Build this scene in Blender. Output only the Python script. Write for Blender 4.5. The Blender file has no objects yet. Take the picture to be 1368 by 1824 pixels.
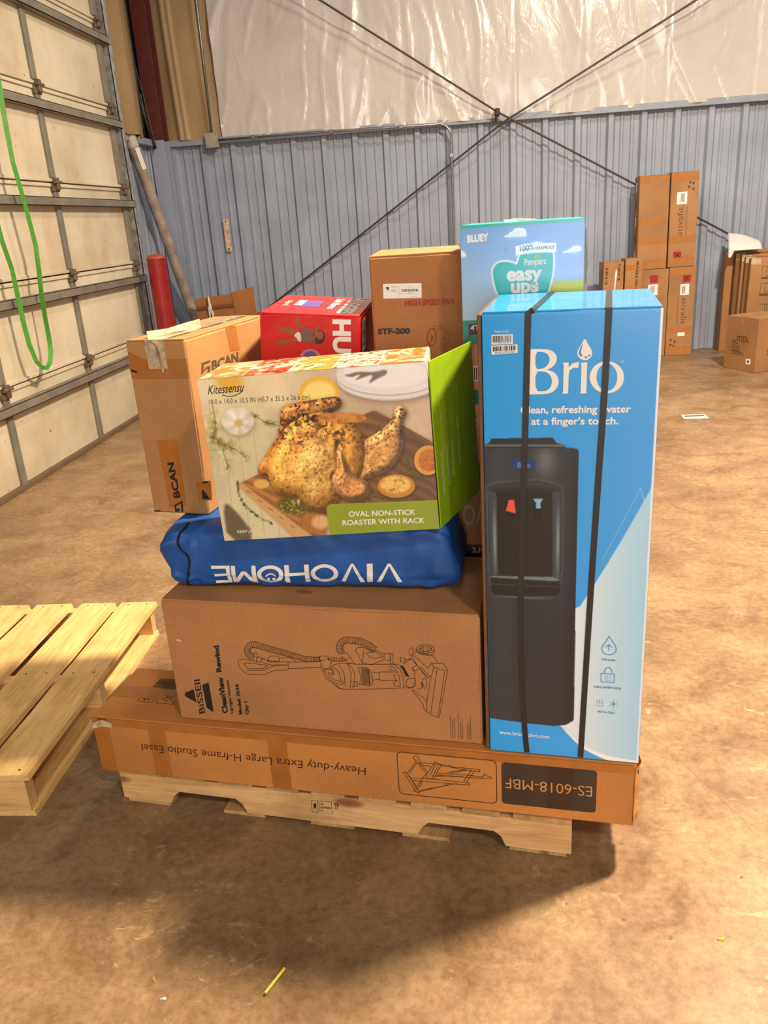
import bpy, bmesh, math, random
import numpy as np
from mathutils import Vector, Matrix, noise
from mathutils.bvhtree import BVHTree
from mathutils.geometry import tessellate_polygon

random.seed(7)
SC = bpy.context.scene
COL = SC.collection

# ------------------------------------------------------------------ camera
CAM_F, CAM_PITCH, CAM_ROLL, CAM_YAW, CAM_H = 1426.38, .3485, -.0661, -.1165, 1.4822
def make_camera():
    cy, sy = math.cos(CAM_YAW), math.sin(CAM_YAW)
    fw = Vector((sy*math.cos(CAM_PITCH), cy*math.cos(CAM_PITCH), -math.sin(CAM_PITCH)))
    r0 = Vector((cy, -sy, 0)); u0 = r0.cross(fw)
    r = math.cos(CAM_ROLL)*r0 + math.sin(CAM_ROLL)*u0
    u = -math.sin(CAM_ROLL)*r0 + math.cos(CAM_ROLL)*u0
    cd = bpy.data.cameras.new('camera'); co = bpy.data.objects.new('camera', cd); COL.objects.link(co)
    m = Matrix.Identity(4)
    for i in range(3):
        m[i][0], m[i][1], m[i][2] = r[i], u[i], -fw[i]
    m[2][3] = CAM_H
    co.matrix_world = m
    cd.sensor_width = 36; cd.sensor_fit = 'AUTO'; cd.lens = CAM_F/1824*36
    cd.clip_start = .05; cd.clip_end = 100
    SC.camera = co
make_camera()

# ------------------------------------------------------------------ world, lamps, exposure
w = bpy.data.worlds.new('world'); SC.world = w; w.use_nodes = True
bg = w.node_tree.nodes['Background']
bg.inputs[0].default_value = (1.0, .90, .78, 1); bg.inputs[1].default_value = .10
def lamp(loc, power, size, color=(1, .83, .61), aim=None):
    l = bpy.data.lights.new('high_bay_lamp', 'AREA'); l.shape = 'DISK'; l.size = size; l.energy = power; l.color = color
    o = bpy.data.objects.new('high_bay_lamp', l); COL.objects.link(o); o.location = loc
    if aim: o.rotation_euler = (Vector(aim)-Vector(loc)).to_track_quat('-Z', 'Y').to_euler()
    return o
lamp((2.2, 2.65, 5.0), 900, .42)
lamp((2.4, -2.6, 5.0), 210, .6)
lamp((-1.8, -2.4, 5.0), 40, .6)
lamp((.3, 5.6, 5.6), 112, .6, (1, .91, .80))
lamp((4.2, 5.8, 5.6), 124, .6, (1, .91, .80))
# added fill light behind the camera, standing in for daylight on the box fronts
front_fill = lamp((.6, -5.2, 1.9), 215, 3.0, (1, .95, .88), aim=(0, 2, .8)); front_fill.name = 'added_front_fill'; front_fill.data.shape = 'RECTANGLE'; front_fill.data.size_y = 2.6
SC.view_settings.view_transform = 'Standard'; SC.view_settings.look = 'None'
SC.view_settings.exposure = 0.0; SC.view_settings.gamma = 1.0; SC.view_settings.use_curve_mapping = False

# ------------------------------------------------------------------ helpers: colour, materials
def lin(c):
    return tuple((x/12.92 if x <= .04045 else ((x+.055)/1.055)**2.4) for x in (v/255 for v in c))
def new_mat(name):
    m = bpy.data.materials.new(name); m.use_nodes = True
    nt = m.node_tree; b = nt.nodes['Principled BSDF']
    return m, nt, b
def nd(nt, typ, **kw):
    n = nt.nodes.new(typ)
    for k, v in kw.items():
        if k in ('operation', 'blend_type', 'data_type', 'noise_dimensions', 'attribute_name', 'feature', 'wave_type', 'bands_direction', 'vector_type'):
            setattr(n, k, v)
        else:
            n.inputs[k].default_value = v
    return n
def coords(nt, scale=(1, 1, 1), kind='Object', jitter=False):
    tc = nt.nodes.new('ShaderNodeTexCoord'); mp = nt.nodes.new('ShaderNodeMapping')
    mp.inputs['Scale'].default_value = scale
    src = tc.outputs[kind]
    if jitter:
        oi = nt.nodes.new('ShaderNodeObjectInfo'); ad = nd(nt, 'ShaderNodeVectorMath', operation='ADD'); sc = nd(nt, 'ShaderNodeVectorMath', operation='SCALE')
        cx = nt.nodes.new('ShaderNodeCombineXYZ')
        for i in range(3): nt.links.new(oi.outputs['Random'], cx.inputs[i])
        nt.links.new(cx.outputs[0], sc.inputs[0]); sc.inputs['Scale'].default_value = 17.0
        nt.links.new(src, ad.inputs[0]); nt.links.new(sc.outputs[0], ad.inputs[1]); src = ad.outputs[0]
    nt.links.new(src, mp.inputs[0])
    return mp.outputs[0]
def ramp(nt, fac, stops):
    r = nt.nodes.new('ShaderNodeValToRGB')
    while len(r.color_ramp.elements) < len(stops): r.color_ramp.elements.new(.5)
    for e, (p, c) in zip(r.color_ramp.elements, stops):
        e.position = p; e.color = (*lin(c), 1)
    nt.links.new(fac, r.inputs[0])
    return r.outputs[0]
def mixc(nt, a, b, fac, mode='MIX'):
    m = nd(nt, 'ShaderNodeMix', data_type='RGBA', blend_type=mode)
    def put(i, v):
        if hasattr(v, 'is_linked'): nt.links.new(v, m.inputs[i])
        elif isinstance(v, (int, float)): m.inputs[i].default_value = v
        else: m.inputs[i].default_value = (*lin(v), 1)
    put(0, fac); put(6, a); put(7, b)
    return m.outputs[2]
def tex_noise(nt, vec, scale, detail=4, rough=.55, dist=0):
    n = nd(nt, 'ShaderNodeTexNoise', Scale=scale, Detail=detail, Roughness=rough, Distortion=dist)
    nt.links.new(vec, n.inputs['Vector'])
    return n.outputs[0]
def bump(nt, b, h, strength=.2, dist=.002):
    n = nd(nt, 'ShaderNodeBump', Strength=strength, Distance=dist)
    nt.links.new(h, n.inputs['Height']); nt.links.new(n.outputs[0], b.inputs['Normal'])

def m_plain(name, c, rough=.5, metal=0, coat=0, var=.06, nscale=14, bmp=0, spec=.5):
    m, nt, b = new_mat(name)
    v = coords(nt)
    n = tex_noise(nt, v, nscale, 3)
    lo = tuple(max(0, x*(1-var)) for x in c); hi = tuple(min(255, x*(1+var)) for x in c)
    nt.links.new(ramp(nt, n, [(.3, lo), (.7, hi)]), b.inputs['Base Color'])
    b.inputs['Roughness'].default_value = rough; b.inputs['Metallic'].default_value = metal
    b.inputs['Coat Weight'].default_value = coat; b.inputs['Specular IOR Level'].default_value = spec
    if bmp: bump(nt, b, tex_noise(nt, v, nscale*8, 3), bmp, .001)
    return m
def m_card(name, c, rough=.72, var=.07, coat=0.0):
    m, nt, b = new_mat(name)
    v = coords(nt, jitter=True)
    big = tex_noise(nt, v, 3.2, 3)
    lo = tuple(x*(1-var) for x in c); hi = tuple(min(255, x*(1+var)) for x in c)
    base = ramp(nt, big, [(.3, lo), (.7, hi)])
    fib = tex_noise(nt, coords(nt, (260, 260, 60)), 1.0, 2)
    base = mixc(nt, base, ramp(nt, fib, [(.35, (178, 178, 178)), (.65, (255, 255, 255))]), .16, 'MULTIPLY')
    nt.links.new(base, b.inputs['Base Color'])
    b.inputs['Roughness'].default_value = rough; b.inputs['Coat Weight'].default_value = coat; b.inputs['Coat Roughness'].default_value = .2
    wv = nd(nt, 'ShaderNodeTexWave', wave_type='BANDS', bands_direction='X', Scale=42, Distortion=.4, Detail=1)
    nt.links.new(coords(nt), wv.inputs['Vector'])
    h = nd(nt, 'ShaderNodeMath', operation='MULTIPLY'); h.inputs[1].default_value = .25
    nt.links.new(wv.outputs[0 if wv.outputs[0].type == 'VALUE' else 1], h.inputs[0])
    ad = nd(nt, 'ShaderNodeMath', operation='ADD'); nt.links.new(h.outputs[0], ad.inputs[0]); nt.links.new(tex_noise(nt, v, 22, 3), ad.inputs[1])
    bump(nt, b, ad.outputs[0], .16, .003)
    return m
def m_wood(name, c0, c1, c2, axis='y', rough=.7):
    m, nt, b = new_mat(name)
    sc = {'x': (1.2, 14, 14), 'y': (14, 1.2, 14), 'z': (14, 14, 1.2)}[axis]
    v = coords(nt, sc, jitter=True)
    n1 = tex_noise(nt, v, 1.6, 5, .6, 1.2)
    col = ramp(nt, n1, [(.25, c0), (.5, c1), (.75, c2)])
    fine = tex_noise(nt, coords(nt, tuple(s*6 for s in sc), jitter=True), 1.5, 3)
    col = mixc(nt, col, ramp(nt, fine, [(.35, (170, 150, 130)), (.6, (255, 255, 255))]), .25, 'MULTIPLY')
    # knots
    sk = {'x': (3.2, 9, 9), 'y': (9, 3.2, 9), 'z': (9, 9, 3.2)}[axis]
    vo = nd(nt, 'ShaderNodeTexVoronoi', Scale=.75); nt.links.new(coords(nt, sk, jitter=True), vo.inputs['Vector'])
    kn = ramp(nt, vo.outputs['Distance'], [(.0, (120, 70, 35)), (.07, (150, 92, 48)), (.12, (255, 255, 255))])
    col = mixc(nt, col, kn, .75, 'MULTIPLY')
    dirt = tex_noise(nt, coords(nt, jitter=True), 5, 5)
    col = mixc(nt, col, ramp(nt, dirt, [(.33, (150, 130, 110)), (.5, (255, 255, 255))]), .35, 'MULTIPLY')
    nt.links.new(col, b.inputs['Base Color']); b.inputs['Roughness'].default_value = rough
    bump(nt, b, fine, .25, .002)
    return m
def m_vcol(name, rough=.3, coat=.3):
    m, nt, b = new_mat(name)
    a = nd(nt, 'ShaderNodeAttribute', attribute_name='Col')
    nt.links.new(a.outputs['Color'], b.inputs['Base Color'])
    b.inputs['Roughness'].default_value = rough; b.inputs['Coat Weight'].default_value = coat; b.inputs['Coat Roughness'].default_value = .15
    bump(nt, b, tex_noise(nt, coords(nt), 18, 2), .05, .004)
    return m
MATS = {}
def M(name, *a, kind=m_plain, **k):
    if name not in MATS: MATS[name] = kind(name, *a, **k)
    return MATS[name]

# ------------------------------------------------------------------ helpers: meshes, objects
class MB:
    def __init__(s): s.v = []; s.f = []
    def add(s, vs, fs):
        o = len(s.v); s.v += [tuple(p) for p in vs]; s.f += [tuple(i+o for i in f) for f in fs]; return s
    def box(s, x0, x1, y0, y1, z0, z1, mx=None):
        p = [(x, y, z) for z in (z0, z1) for y in (y0, y1) for x in (x0, x1)]
        if mx: p = [mx @ Vector(q) for q in p]
        return s.add(p, [(0, 2, 3, 1), (4, 5, 7, 6), (0, 1, 5, 4), (2, 6, 7, 3), (0, 4, 6, 2), (1, 3, 7, 5)])
    def bbox(s, x0, x1, y0, y1, z0, z1, c=.003, mx=None):
        # box with chamfered edges
        cx, cy, cz = (x0+x1)/2, (y0+y1)/2, (z0+z1)/2
        hx, hy, hz = (x1-x0)/2, (y1-y0)/2, (z1-z0)/2
        c = min(c, hx*.45, hy*.45, hz*.45)
        bm = bmesh.new(); bmesh.ops.create_cube(bm, size=2)
        for v in bm.verts: v.co = Vector((cx+v.co.x*hx, cy+v.co.y*hy, cz+v.co.z*hz))
        bmesh.ops.bevel(bm, geom=list(bm.edges), offset=c, segments=1, profile=.5, affect='EDGES')
        bm.verts.index_update()
        vs = [mx @ v.co if mx else v.co.copy() for v in bm.verts]; fs = [tuple(v.index for v in f.verts) for f in bm.faces]
        bm.free()
        return s.add(vs, fs)
    def tube(s, path, r, n=8, caps=True):
        P = [Vector(p) for p in path]; rr = r if isinstance(r, (list, tuple)) else [r]*len(P)
        o = len(s.v); up = None
        for i, p in enumerate(P):
            t = (P[min(i+1, len(P)-1)]-P[max(i-1, 0)]).normalized()
            if up is None:
                up = Vector((0, 0, 1)) if abs(t.z) < .9 else Vector((1, 0, 0))
            a = t.cross(up).normalized(); b = a.cross(t).normalized(); up = b
            for k in range(n):
                an = 2*math.pi*k/n; s.v.append(tuple(p+(a*math.cos(an)+b*math.sin(an))*rr[i]))
        for i in range(len(P)-1):
            for k in range(n):
                s.f.append((o+i*n+k, o+i*n+(k+1) % n, o+(i+1)*n+(k+1) % n, o+(i+1)*n+k))
        if caps:
            s.f.append(tuple(o+k for k in range(n))[::-1]); s.f.append(tuple(o+(len(P)-1)*n+k for k in range(n)))
        return s
    def ribbon(s, path, nrm, wdt, th):
        # flat strap: path points, surface normal per point
        P = [Vector(p) for p in path]; o = len(s.v)
        for i, p in enumerate(P):
            t = (P[min(i+1, len(P)-1)]-P[max(i-1, 0)]).normalized(); n = Vector(nrm[i] if isinstance(nrm[0], (tuple, list, Vector)) else nrm).normalized()
            a = t.cross(n).normalized()*wdt/2; n = n*th
            s.v += [tuple(p-a), tuple(p+a), tuple(p+a+n), tuple(p-a+n)]
        for i in range(len(P)-1):
            for k in range(4):
                s.f.append((o+4*i+k, o+4*i+(k+1) % 4, o+4*i+4+(k+1) % 4, o+4*i+4+k))
        s.f += [(o+3, o+2, o+1, o), tuple(o+4*(len(P)-1)+k for k in range(4))]
        return s
    def prism(s, poly, fn0, fn1):
        # poly extruded between two mapping functions
        n = len(poly); o = len(s.v)
        s.v += [tuple(fn0(p)) for p in poly]+[tuple(fn1(p)) for p in poly]
        for t in tessellate_polygon([[Vector((p[0], p[1], 0)) for p in poly]]):
            s.f.append((o+t[0], o+t[1], o+t[2])); s.f.append((o+n+t[2], o+n+t[1], o+n+t[0]))
        for i in range(n):
            j = (i+1) % n; s.f.append((o+i, o+j, o+n+j, o+n+i))
        return s
    def mesh(s, name, smooth=False, fix=True):
        me = bpy.data.meshes.new(name); me.from_pydata(s.v, [], s.f)
        if fix:
            bm = bmesh.new(); bm.from_mesh(me); bmesh.ops.recalc_face_normals(bm, faces=list(bm.faces)); bm.to_mesh(me); bm.free()
        if smooth: me.polygons.foreach_set('use_smooth', [True]*len(me.polygons))
        return me
    def build(s, name, mat, parent=None, smooth=False, fix=True):
        return link(name, s.mesh(name, smooth, fix), mat, parent)
def link(name, me, mat, parent=None):
    if mat and not me.materials: me.materials.append(mat)
    o = bpy.data.objects.new(name, me); COL.objects.link(o)
    if parent: o.parent = parent
    return o
def tag(o, label=None, cat=None, group=None, kind=None):
    for k, v in (('label', label), ('category', cat), ('group', group), ('kind', kind)):
        if v: o[k] = v
    return o
def empty(name, loc=(0, 0, 0), rot=(0, 0, 0)):
    o = bpy.data.objects.new(name, None); COL.objects.link(o); o.empty_display_size = .05
    a, b, g = rot
    m = Matrix.Rotation(a, 4, 'Z') @ Matrix.Rotation(b, 4, 'X') @ Matrix.Rotation(g, 4, 'Y')
    m.translation = Vector(loc); o.matrix_world = m
    return o
def copy_tree(o, parent=None):
    c = o.copy(); COL.objects.link(c); c.parent = parent
    for ch in list(o.children): copy_tree(ch, c)
    return c

DIMS = {}
# ---- carton with softened, slightly battered edges
def soft_box(w, d, h, r=.004, seed=0, wob=.0015, z0=0.0):
    def ticks(L):
        n = max(2, min(26, int(L/.045))); return [0, r]+[r+(L-2*r)*i/n for i in range(1, n)]+[L-r, L]
    X, Y, Z = ticks(w), ticks(d), ticks(h)
    idx = {}; vs = []; fs = []
    def vert(i, j, k):
        key = (i, j, k)
        if key not in idx:
            x, y, z = X[i], Y[j], Z[k]
            ex = i in (0, len(X)-1); ey = j in (0, len(Y)-1); ez = k in (0, len(Z)-1)
            if ex+ey+ez >= 2:
                q = r*.45+abs(noise.noise(Vector((x*9+seed, y*9, z*9))))*wob*2.2
                if ex: x += q if i == 0 else -q
                if ey: y += q if j == 0 else -q
                if ez: z += q if k == 0 else -q
            idx[key] = len(vs); vs.append((x, y, z+z0))
        return idx[key]
    nx, ny, nz = len(X)-1, len(Y)-1, len(Z)-1
    for i in range(nx):
        for j in range(ny):
            fs.append((vert(i, j, 0), vert(i, j+1, 0), vert(i+1, j+1, 0), vert(i+1, j, 0)))
            fs.append((vert(i, j, nz), vert(i+1, j, nz), vert(i+1, j+1, nz), vert(i, j+1, nz)))
    for i in range(nx):
        for k in range(nz):
            fs.append((vert(i, 0, k), vert(i+1, 0, k), vert(i+1, 0, k+1), vert(i, 0, k+1)))
            fs.append((vert(i, ny, k), vert(i, ny, k+1), vert(i+1, ny, k+1), vert(i+1, ny, k)))
    for j in range(ny):
        for k in range(nz):
            fs.append((vert(0, j, k), vert(0, j, k+1), vert(0, j+1, k+1), vert(0, j+1, k)))
            fs.append((vert(nx, j, k), vert(nx, j+1, k), vert(nx, j+1, k+1), vert(nx, j, k+1)))
    return MB().add(vs, fs)
def carton(name, label, cat, pose, mat, flap_mat=None, seam='x', tape=None, tape_end=.07, group=None, seed=None, flaps=True):
    loc, rot, (w, d, h) = pose
    root = empty(name, loc, rot); tag(root, label, cat, group)
    DIMS[root.name] = (w, d, h)
    seed = seed if seed is not None else random.random()*50
    t = .0035 if flaps else 0
    soft_box(w, d, h-t, seed=seed).build('body', mat, root)
    if flaps:
        e = .0025
        fm = flap_mat or mat
        for k in range(2):
            if seam == 'x': a = (e, w-e, e if k == 0 else d/2+.001, d/2-.001 if k == 0 else d-e)
            else: a = (e if k == 0 else w/2+.001, w/2-.001 if k == 0 else w-e, e, d-e)
            MB().bbox(*a, h-t+.0002, h, .0012).build('flap', fm, root)
    if tape:
        b = MB(); tw = .026
        if seam == 'x':
            pth = [(-.0006, d/2, h-tape_end), (-.0006, d/2, h), (0, d/2, h+.0004), (w, d/2, h+.0004), (w+.0006, d/2, h), (w+.0006, d/2, h-tape_end)]
            nm = [(-1, 0, 0), (-1, 0, .6), (-.6, 0, 1), (.6, 0, 1), (1, 0, .6), (1, 0, 0)]
        else:
            pth = [(w/2, -.0006, h-tape_end), (w/2, -.0006, h), (w/2, 0, h+.0004), (w/2, d, h+.0004), (w/2, d+.0006, h), (w/2, d+.0006, h-tape_end)]
            nm = [(0, -1, 0), (0, -1, .6), (0, -.6, 1), (0, .6, 1), (0, 1, .6), (0, 1, 0)]
        b.ribbon(pth, nm, tw*2, .0004).build('tape', tape, root)
    return root

# ---- flat print on the face of a thing; u,v in millimetres from the lower left corner of that face
def face_fn(root, face, off=.0006):
    w, d, h = DIMS[root.name]
    def fn(p, o=0.0):
        u, v = p[0]/1000, p[1]/1000; q = off+o
        if face == 'f': return (u, -q, v)
        if face == 'b': return (w-u, d+q, v)
        if face == 'r': return (w+q, u, v)
        if face == 'l': return (-q, d-u, v)
        return (u, v, h+q)
    return fn
def chaikin(P, n=2, closed=True):
    for _ in range(n):
        Q = []
        for i in range(len(P) if closed else len(P)-1):
            a, b = P[i], P[(i+1) % len(P)]
            Q += [(a[0]*.75+b[0]*.25, a[1]*.75+b[1]*.25), (a[0]*.25+b[0]*.75, a[1]*.25+b[1]*.75)]
        P = Q if closed else [P[0]]+Q+[P[-1]]
    return P
def polys(P, fn, name, mat, parent, smooth=0, off=0.0):
    # P: list of polygons; a polygon may be a list [outer, hole, hole]
    b = MB()
    for poly in P:
        loops = poly if isinstance(poly[0][0], (tuple, list)) else [poly]
        if smooth: loops = [chaikin(l, smooth) for l in loops]
        pts = [p for l in loops for p in l]
        tri = tessellate_polygon([[Vector((p[0], p[1], 0)) for p in l] for l in loops])
        b.add([fn(p, off) for p in pts], tri)
    return b.build(name, mat, parent, fix=False)
def rect(u0, v0, u1, v1): return [(u0, v0), (u1, v0), (u1, v1), (u0, v1)]
def rrect(u0, v0, u1, v1, r):
    P = []
    for cx, cy, a in ((u1-r, v0+r, -90), (u1-r, v1-r, 0), (u0+r, v1-r, 90), (u0+r, v0+r, 180)):
        P += [(cx+r*math.cos(math.radians(a+t*22.5)), cy+r*math.sin(math.radians(a+t*22.5))) for t in range(5)]
    return P
def strokes(L, wd, fn, name, mat, parent, off=0.0):
    b = MB()
    for pl in L:
        for (x0, y0), (x1, y1) in zip(pl[:-1], pl[1:]):
            dx, dy = x1-x0, y1-y0; l = math.hypot(dx, dy)
            if l < 1e-6: continue
            ux, uy = dx/l*wd*.35, dy/l*wd*.35; nx, ny = -dy/l*wd/2, dx/l*wd/2
            q = [(x0-ux+nx, y0-uy+ny), (x0-ux-nx, y0-uy-ny), (x1+ux-nx, y1+uy-ny), (x1+ux+nx, y1+uy+ny)]
            b.add([fn(p, off) for p in q], [(0, 1, 2, 3)])
    return b.build(name, mat, parent, fix=False)
_TXT = {}
def text_geo(s, bold=0.0, res=3):
    key = (s, bold, res)
    if key not in _TXT:
        cu = bpy.data.curves.new('t', 'FONT'); cu.body = s; cu.size = 1; cu.offset = bold; cu.resolution_u = res; cu.fill_mode = 'FRONT'
        ob = bpy.data.objects.new('t', cu); COL.objects.link(ob)
        dg = bpy.context.evaluated_depsgraph_get(); dg.update()
        me = bpy.data.meshes.new_from_object(ob.evaluated_get(dg))
        V = [tuple(v.co) for v in me.vertices]; F = [tuple(p.vertices) for p in me.polygons]
        bpy.data.objects.remove(ob); bpy.data.curves.remove(cu); bpy.data.meshes.remove(me)
        _TXT[key] = (V, F)
    return _TXT[key]
def text(spec, fn, name, mat, parent, bold=0.0, shear=0.0, off=0.0, ref='H'):
    s, p0, p1, cp = spec
    V, F = text_geo(s, bold)
    x0 = min(v[0] for v in V); x1 = max(v[0] for v in V)
    ch = max(v[1] for v in text_geo(ref, bold)[0])
    ex = ((p1[0]-p0[0])/(x1-x0), (p1[1]-p0[1])/(x1-x0)); ey = ((cp[0]-p0[0])/ch, (cp[1]-p0[1])/ch)
    b = MB()
    b.add([fn((p0[0]+(v[0]-x0+shear*v[1])*ex[0]+v[1]*ey[0], p0[1]+(v[0]-x0+shear*v[1])*ex[1]+v[1]*ey[1]), off) for v in V], F)
    return b.build(name, mat, parent, fix=False)
def barcode(q, fn, name, mat, parent, n=34, seed=1, off=0.0):
    # q: four corners bl, br, tr, tl
    rn = random.Random(seed); b = MB(); t = 0.0
    (ax, ay), (bx, by), (cx, cy), (dx, dy) = q
    while t < 1:
        wd = rn.choice((.5, .5, 1, 1.5))/n
        a, e = t, min(1, t+wd)
        lo = lambda k: (ax+(bx-ax)*k, ay+(by-ay)*k); hi = lambda k: (dx+(cx-dx)*k, dy+(cy-dy)*k)
        b.add([fn(p, off) for p in (lo(a), lo(e), hi(e), hi(a))], [(0, 1, 2, 3)])
        t += wd+rn.choice((.5, .7, 1))/n
    return b.build(name, mat, parent, fix=False)

# ---- printed pictures: a colour grid laid on a face
def vnoise(ny, nx, cell, seed, octv=3):
    rn = np.random.RandomState(seed); out = np.zeros((ny, nx)); amp = 1.0; tot = 0
    for o in range(octv):
        c = max(1.5, cell/2**o); gy, gx = int(ny/c)+3, int(nx/c)+3
        g = rn.rand(gy, gx); y = np.arange(ny)/c; x = np.arange(nx)/c
        yi = y.astype(int); xi = x.astype(int); fy = y-yi; fx = x-xi
        fy = fy*fy*(3-2*fy); fx = fx*fx*(3-2*fx)
        a = g[yi][:, xi]; b = g[yi][:, xi+1]; c2 = g[yi+1][:, xi]; d = g[yi+1][:, xi+1]
        out += amp*((a*(1-fx)+b*fx)*(1-fy)[:, None]+(c2*(1-fx)+d*fx)*fy[:, None]); tot += amp; amp *= .5
    return out/tot
def blur2(a, k):
    for ax in (0, 1):
        for _ in range(2):
            p = [(0, 0), (0, 0)]; p[ax] = (k+1, k)
            c = np.cumsum(np.pad(a, p, mode='edge'), axis=ax)
            n = a.shape[ax]
            a = (np.take(c, range(2*k+1, 2*k+1+n), axis=ax)-np.take(c, range(0, n), axis=ax))/(2*k+1)
    return a
class Canvas:
    def __init__(s, u0, v0, u1, v1, step, base):
        s.nx = int((u1-u0)/step)+1; s.ny = int((v1-v0)/step)+1
        s.u = np.linspace(u0, u1, s.nx); s.v = np.linspace(v0, v1, s.ny); s.step = step
        s.U, s.V = np.meshgrid(s.u, s.v); s.C = np.zeros((s.ny, s.nx, 3))+np.array(base, float)
    def mask(s, poly, blur=0, smooth=2):
        P = chaikin(list(poly), smooth) if smooth else list(poly)
        m = np.zeros((s.ny, s.nx))
        for sx, sy in ((-.25, -.25), (.25, -.25), (-.25, .25), (.25, .25)):
            X = s.U+sx*s.step; Y = s.V+sy*s.step; ins = np.zeros(m.shape, bool)
            for (x0, y0), (x1, y1) in zip(P, P[1:]+P[:1]):
                if y0 == y1: continue
                c = ((Y < y0) != (Y < y1)) & (X < (x1-x0)*(Y-y0)/(y1-y0)+x0)
                ins ^= c
            m += ins*.25
        return blur2(m, blur) if blur else m
    def put(s, m, color):
        c = np.array(color, float) if not isinstance(color, np.ndarray) else color
        s.C = s.C*(1-m[..., None])+c*m[..., None]
    def fill(s, poly, color, alpha=1.0, blur=0, smooth=2): s.put(s.mask(poly, blur, smooth)*alpha, color)
    def noise(s, cell, seed, octv=3): return vnoise(s.ny, s.nx, cell/s.step, seed, octv)
    def dist_line(s, pts):
        D = np.full((s.ny, s.nx), 1e9)
        for (x0, y0), (x1, y1) in zip(pts[:-1], pts[1:]):
            dx, dy = x1-x0, y1-y0; t = np.clip(((s.U-x0)*dx+(s.V-y0)*dy)/(dx*dx+dy*dy+1e-9), 0, 1)
            D = np.minimum(D, np.hypot(s.U-x0-t*dx, s.V-y0-t*dy))
        return D
    def build(s, fn, name, mat, parent):
        me = bpy.data.meshes.new(name)
        c0 = Vector(fn((s.u[0], s.v[0]))); cu = Vector(fn((s.u[-1], s.v[0])))-c0; cv = Vector(fn((s.u[0], s.v[-1])))-c0
        tu = ((s.U-s.u[0])/(s.u[-1]-s.u[0]))[..., None]; tv = ((s.V-s.v[0])/(s.v[-1]-s.v[0]))[..., None]
        P = np.array(c0)+tu*np.array(cu)+tv*np.array(cv)
        n = s.nx*s.ny; me.vertices.add(n); me.vertices.foreach_set('co', P.reshape(-1).astype(np.float32))
        I = np.arange(n).reshape(s.ny, s.nx)
        Q = np.stack([I[:-1, :-1], I[:-1, 1:], I[1:, 1:], I[1:, :-1]], -1).reshape(-1, 4)
        me.loops.add(Q.size); me.loops.foreach_set('vertex_index', Q.reshape(-1).astype(np.int32))
        me.polygons.add(len(Q)); me.polygons.foreach_set('loop_start', (np.arange(len(Q))*4).astype(np.int32))
        me.update(calc_edges=True)
        c = np.clip(s.C/255, 0, 1); c = np.where(c <= .04045, c/12.92, ((c+.055)/1.055)**2.4)
        at = me.color_attributes.new('Col', 'FLOAT_COLOR', 'POINT')
        at.data.foreach_set('color', np.concatenate([c, np.ones((*c.shape[:2], 1))], -1).reshape(-1).astype(np.float32))
        me.validate()
        return link(name, me, mat, parent)

# ================================================================== THE SETTING
YW, XL, XD, ZT = 8.87, -3.17, -2.87, 2.36        # back wall, left wall, door plane, wainscot height
def m_floor():
    m, nt, b = new_mat('concrete_floor')
    v = coords(nt)
    big = tex_noise(nt, v, .7, 5, .62); mid = tex_noise(nt, v, 4.2, 8, .70, .5); fine = tex_noise(nt, v, 45, 6, .75)
    col = ramp(nt, mid, [(.32, (132, 105, 77)), (.47, (158, 130, 99)), (.62, (174, 147, 113)), (.75, (188, 160, 123))])
    col = mixc(nt, col, ramp(nt, big, [(.35, (176, 160, 142)), (.62, (255, 248, 236))]), .7, 'MULTIPLY')
    col = mixc(nt, col, ramp(nt, fine, [(.34, (168, 158, 148)), (.60, (255, 255, 255))]), .55, 'MULTIPLY')
    # pale worn flecks and scrapes
    st = tex_noise(nt, coords(nt, (1.0, 1.7, 1)), 13, 9, .78, 1.2)
    pat = tex_noise(nt, v, 1.9, 3, .5)
    mk = nd(nt, 'ShaderNodeMath', operation='MULTIPLY')
    nt.links.new(ramp(nt, st, [(.56, (0, 0, 0)), (.66, (230, 230, 230))]), mk.inputs[0]); nt.links.new(ramp(nt, pat, [(.44, (0, 0, 0)), (.60, (220, 220, 220))]), mk.inputs[1])
    col = mixc(nt, col, (214, 184, 140), mk.outputs[0])
    # darker oily patches
    oil = tex_noise(nt, v, 1.7, 7, .72, .7)
    col = mixc(nt, col, (88, 68, 50), ramp(nt, oil, [(.55, (0, 0, 0)), (.68, (170, 170, 170))]))
    sp = tex_noise(nt, v, 20, 2, .4)
    col = mixc(nt, col, (96, 72, 52), ramp(nt, sp, [(.69, (0, 0, 0)), (.75, (140, 140, 140))]))
    nt.links.new(col, b.inputs['Base Color'])
    nt.links.new(ramp(nt, mid, [(.3, (150, 150, 150)), (.7, (190, 190, 190))]), b.inputs['Roughness'])
    b.inputs['Specular IOR Level'].default_value = .35
    bump(nt, b, fine, .18, .003)
    return m
fl = MB().box(-3.4, 5.2, -4.2, 9.2, -.12, 0).build('floor', m_floor()); tag(fl, kind='structure')
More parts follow.
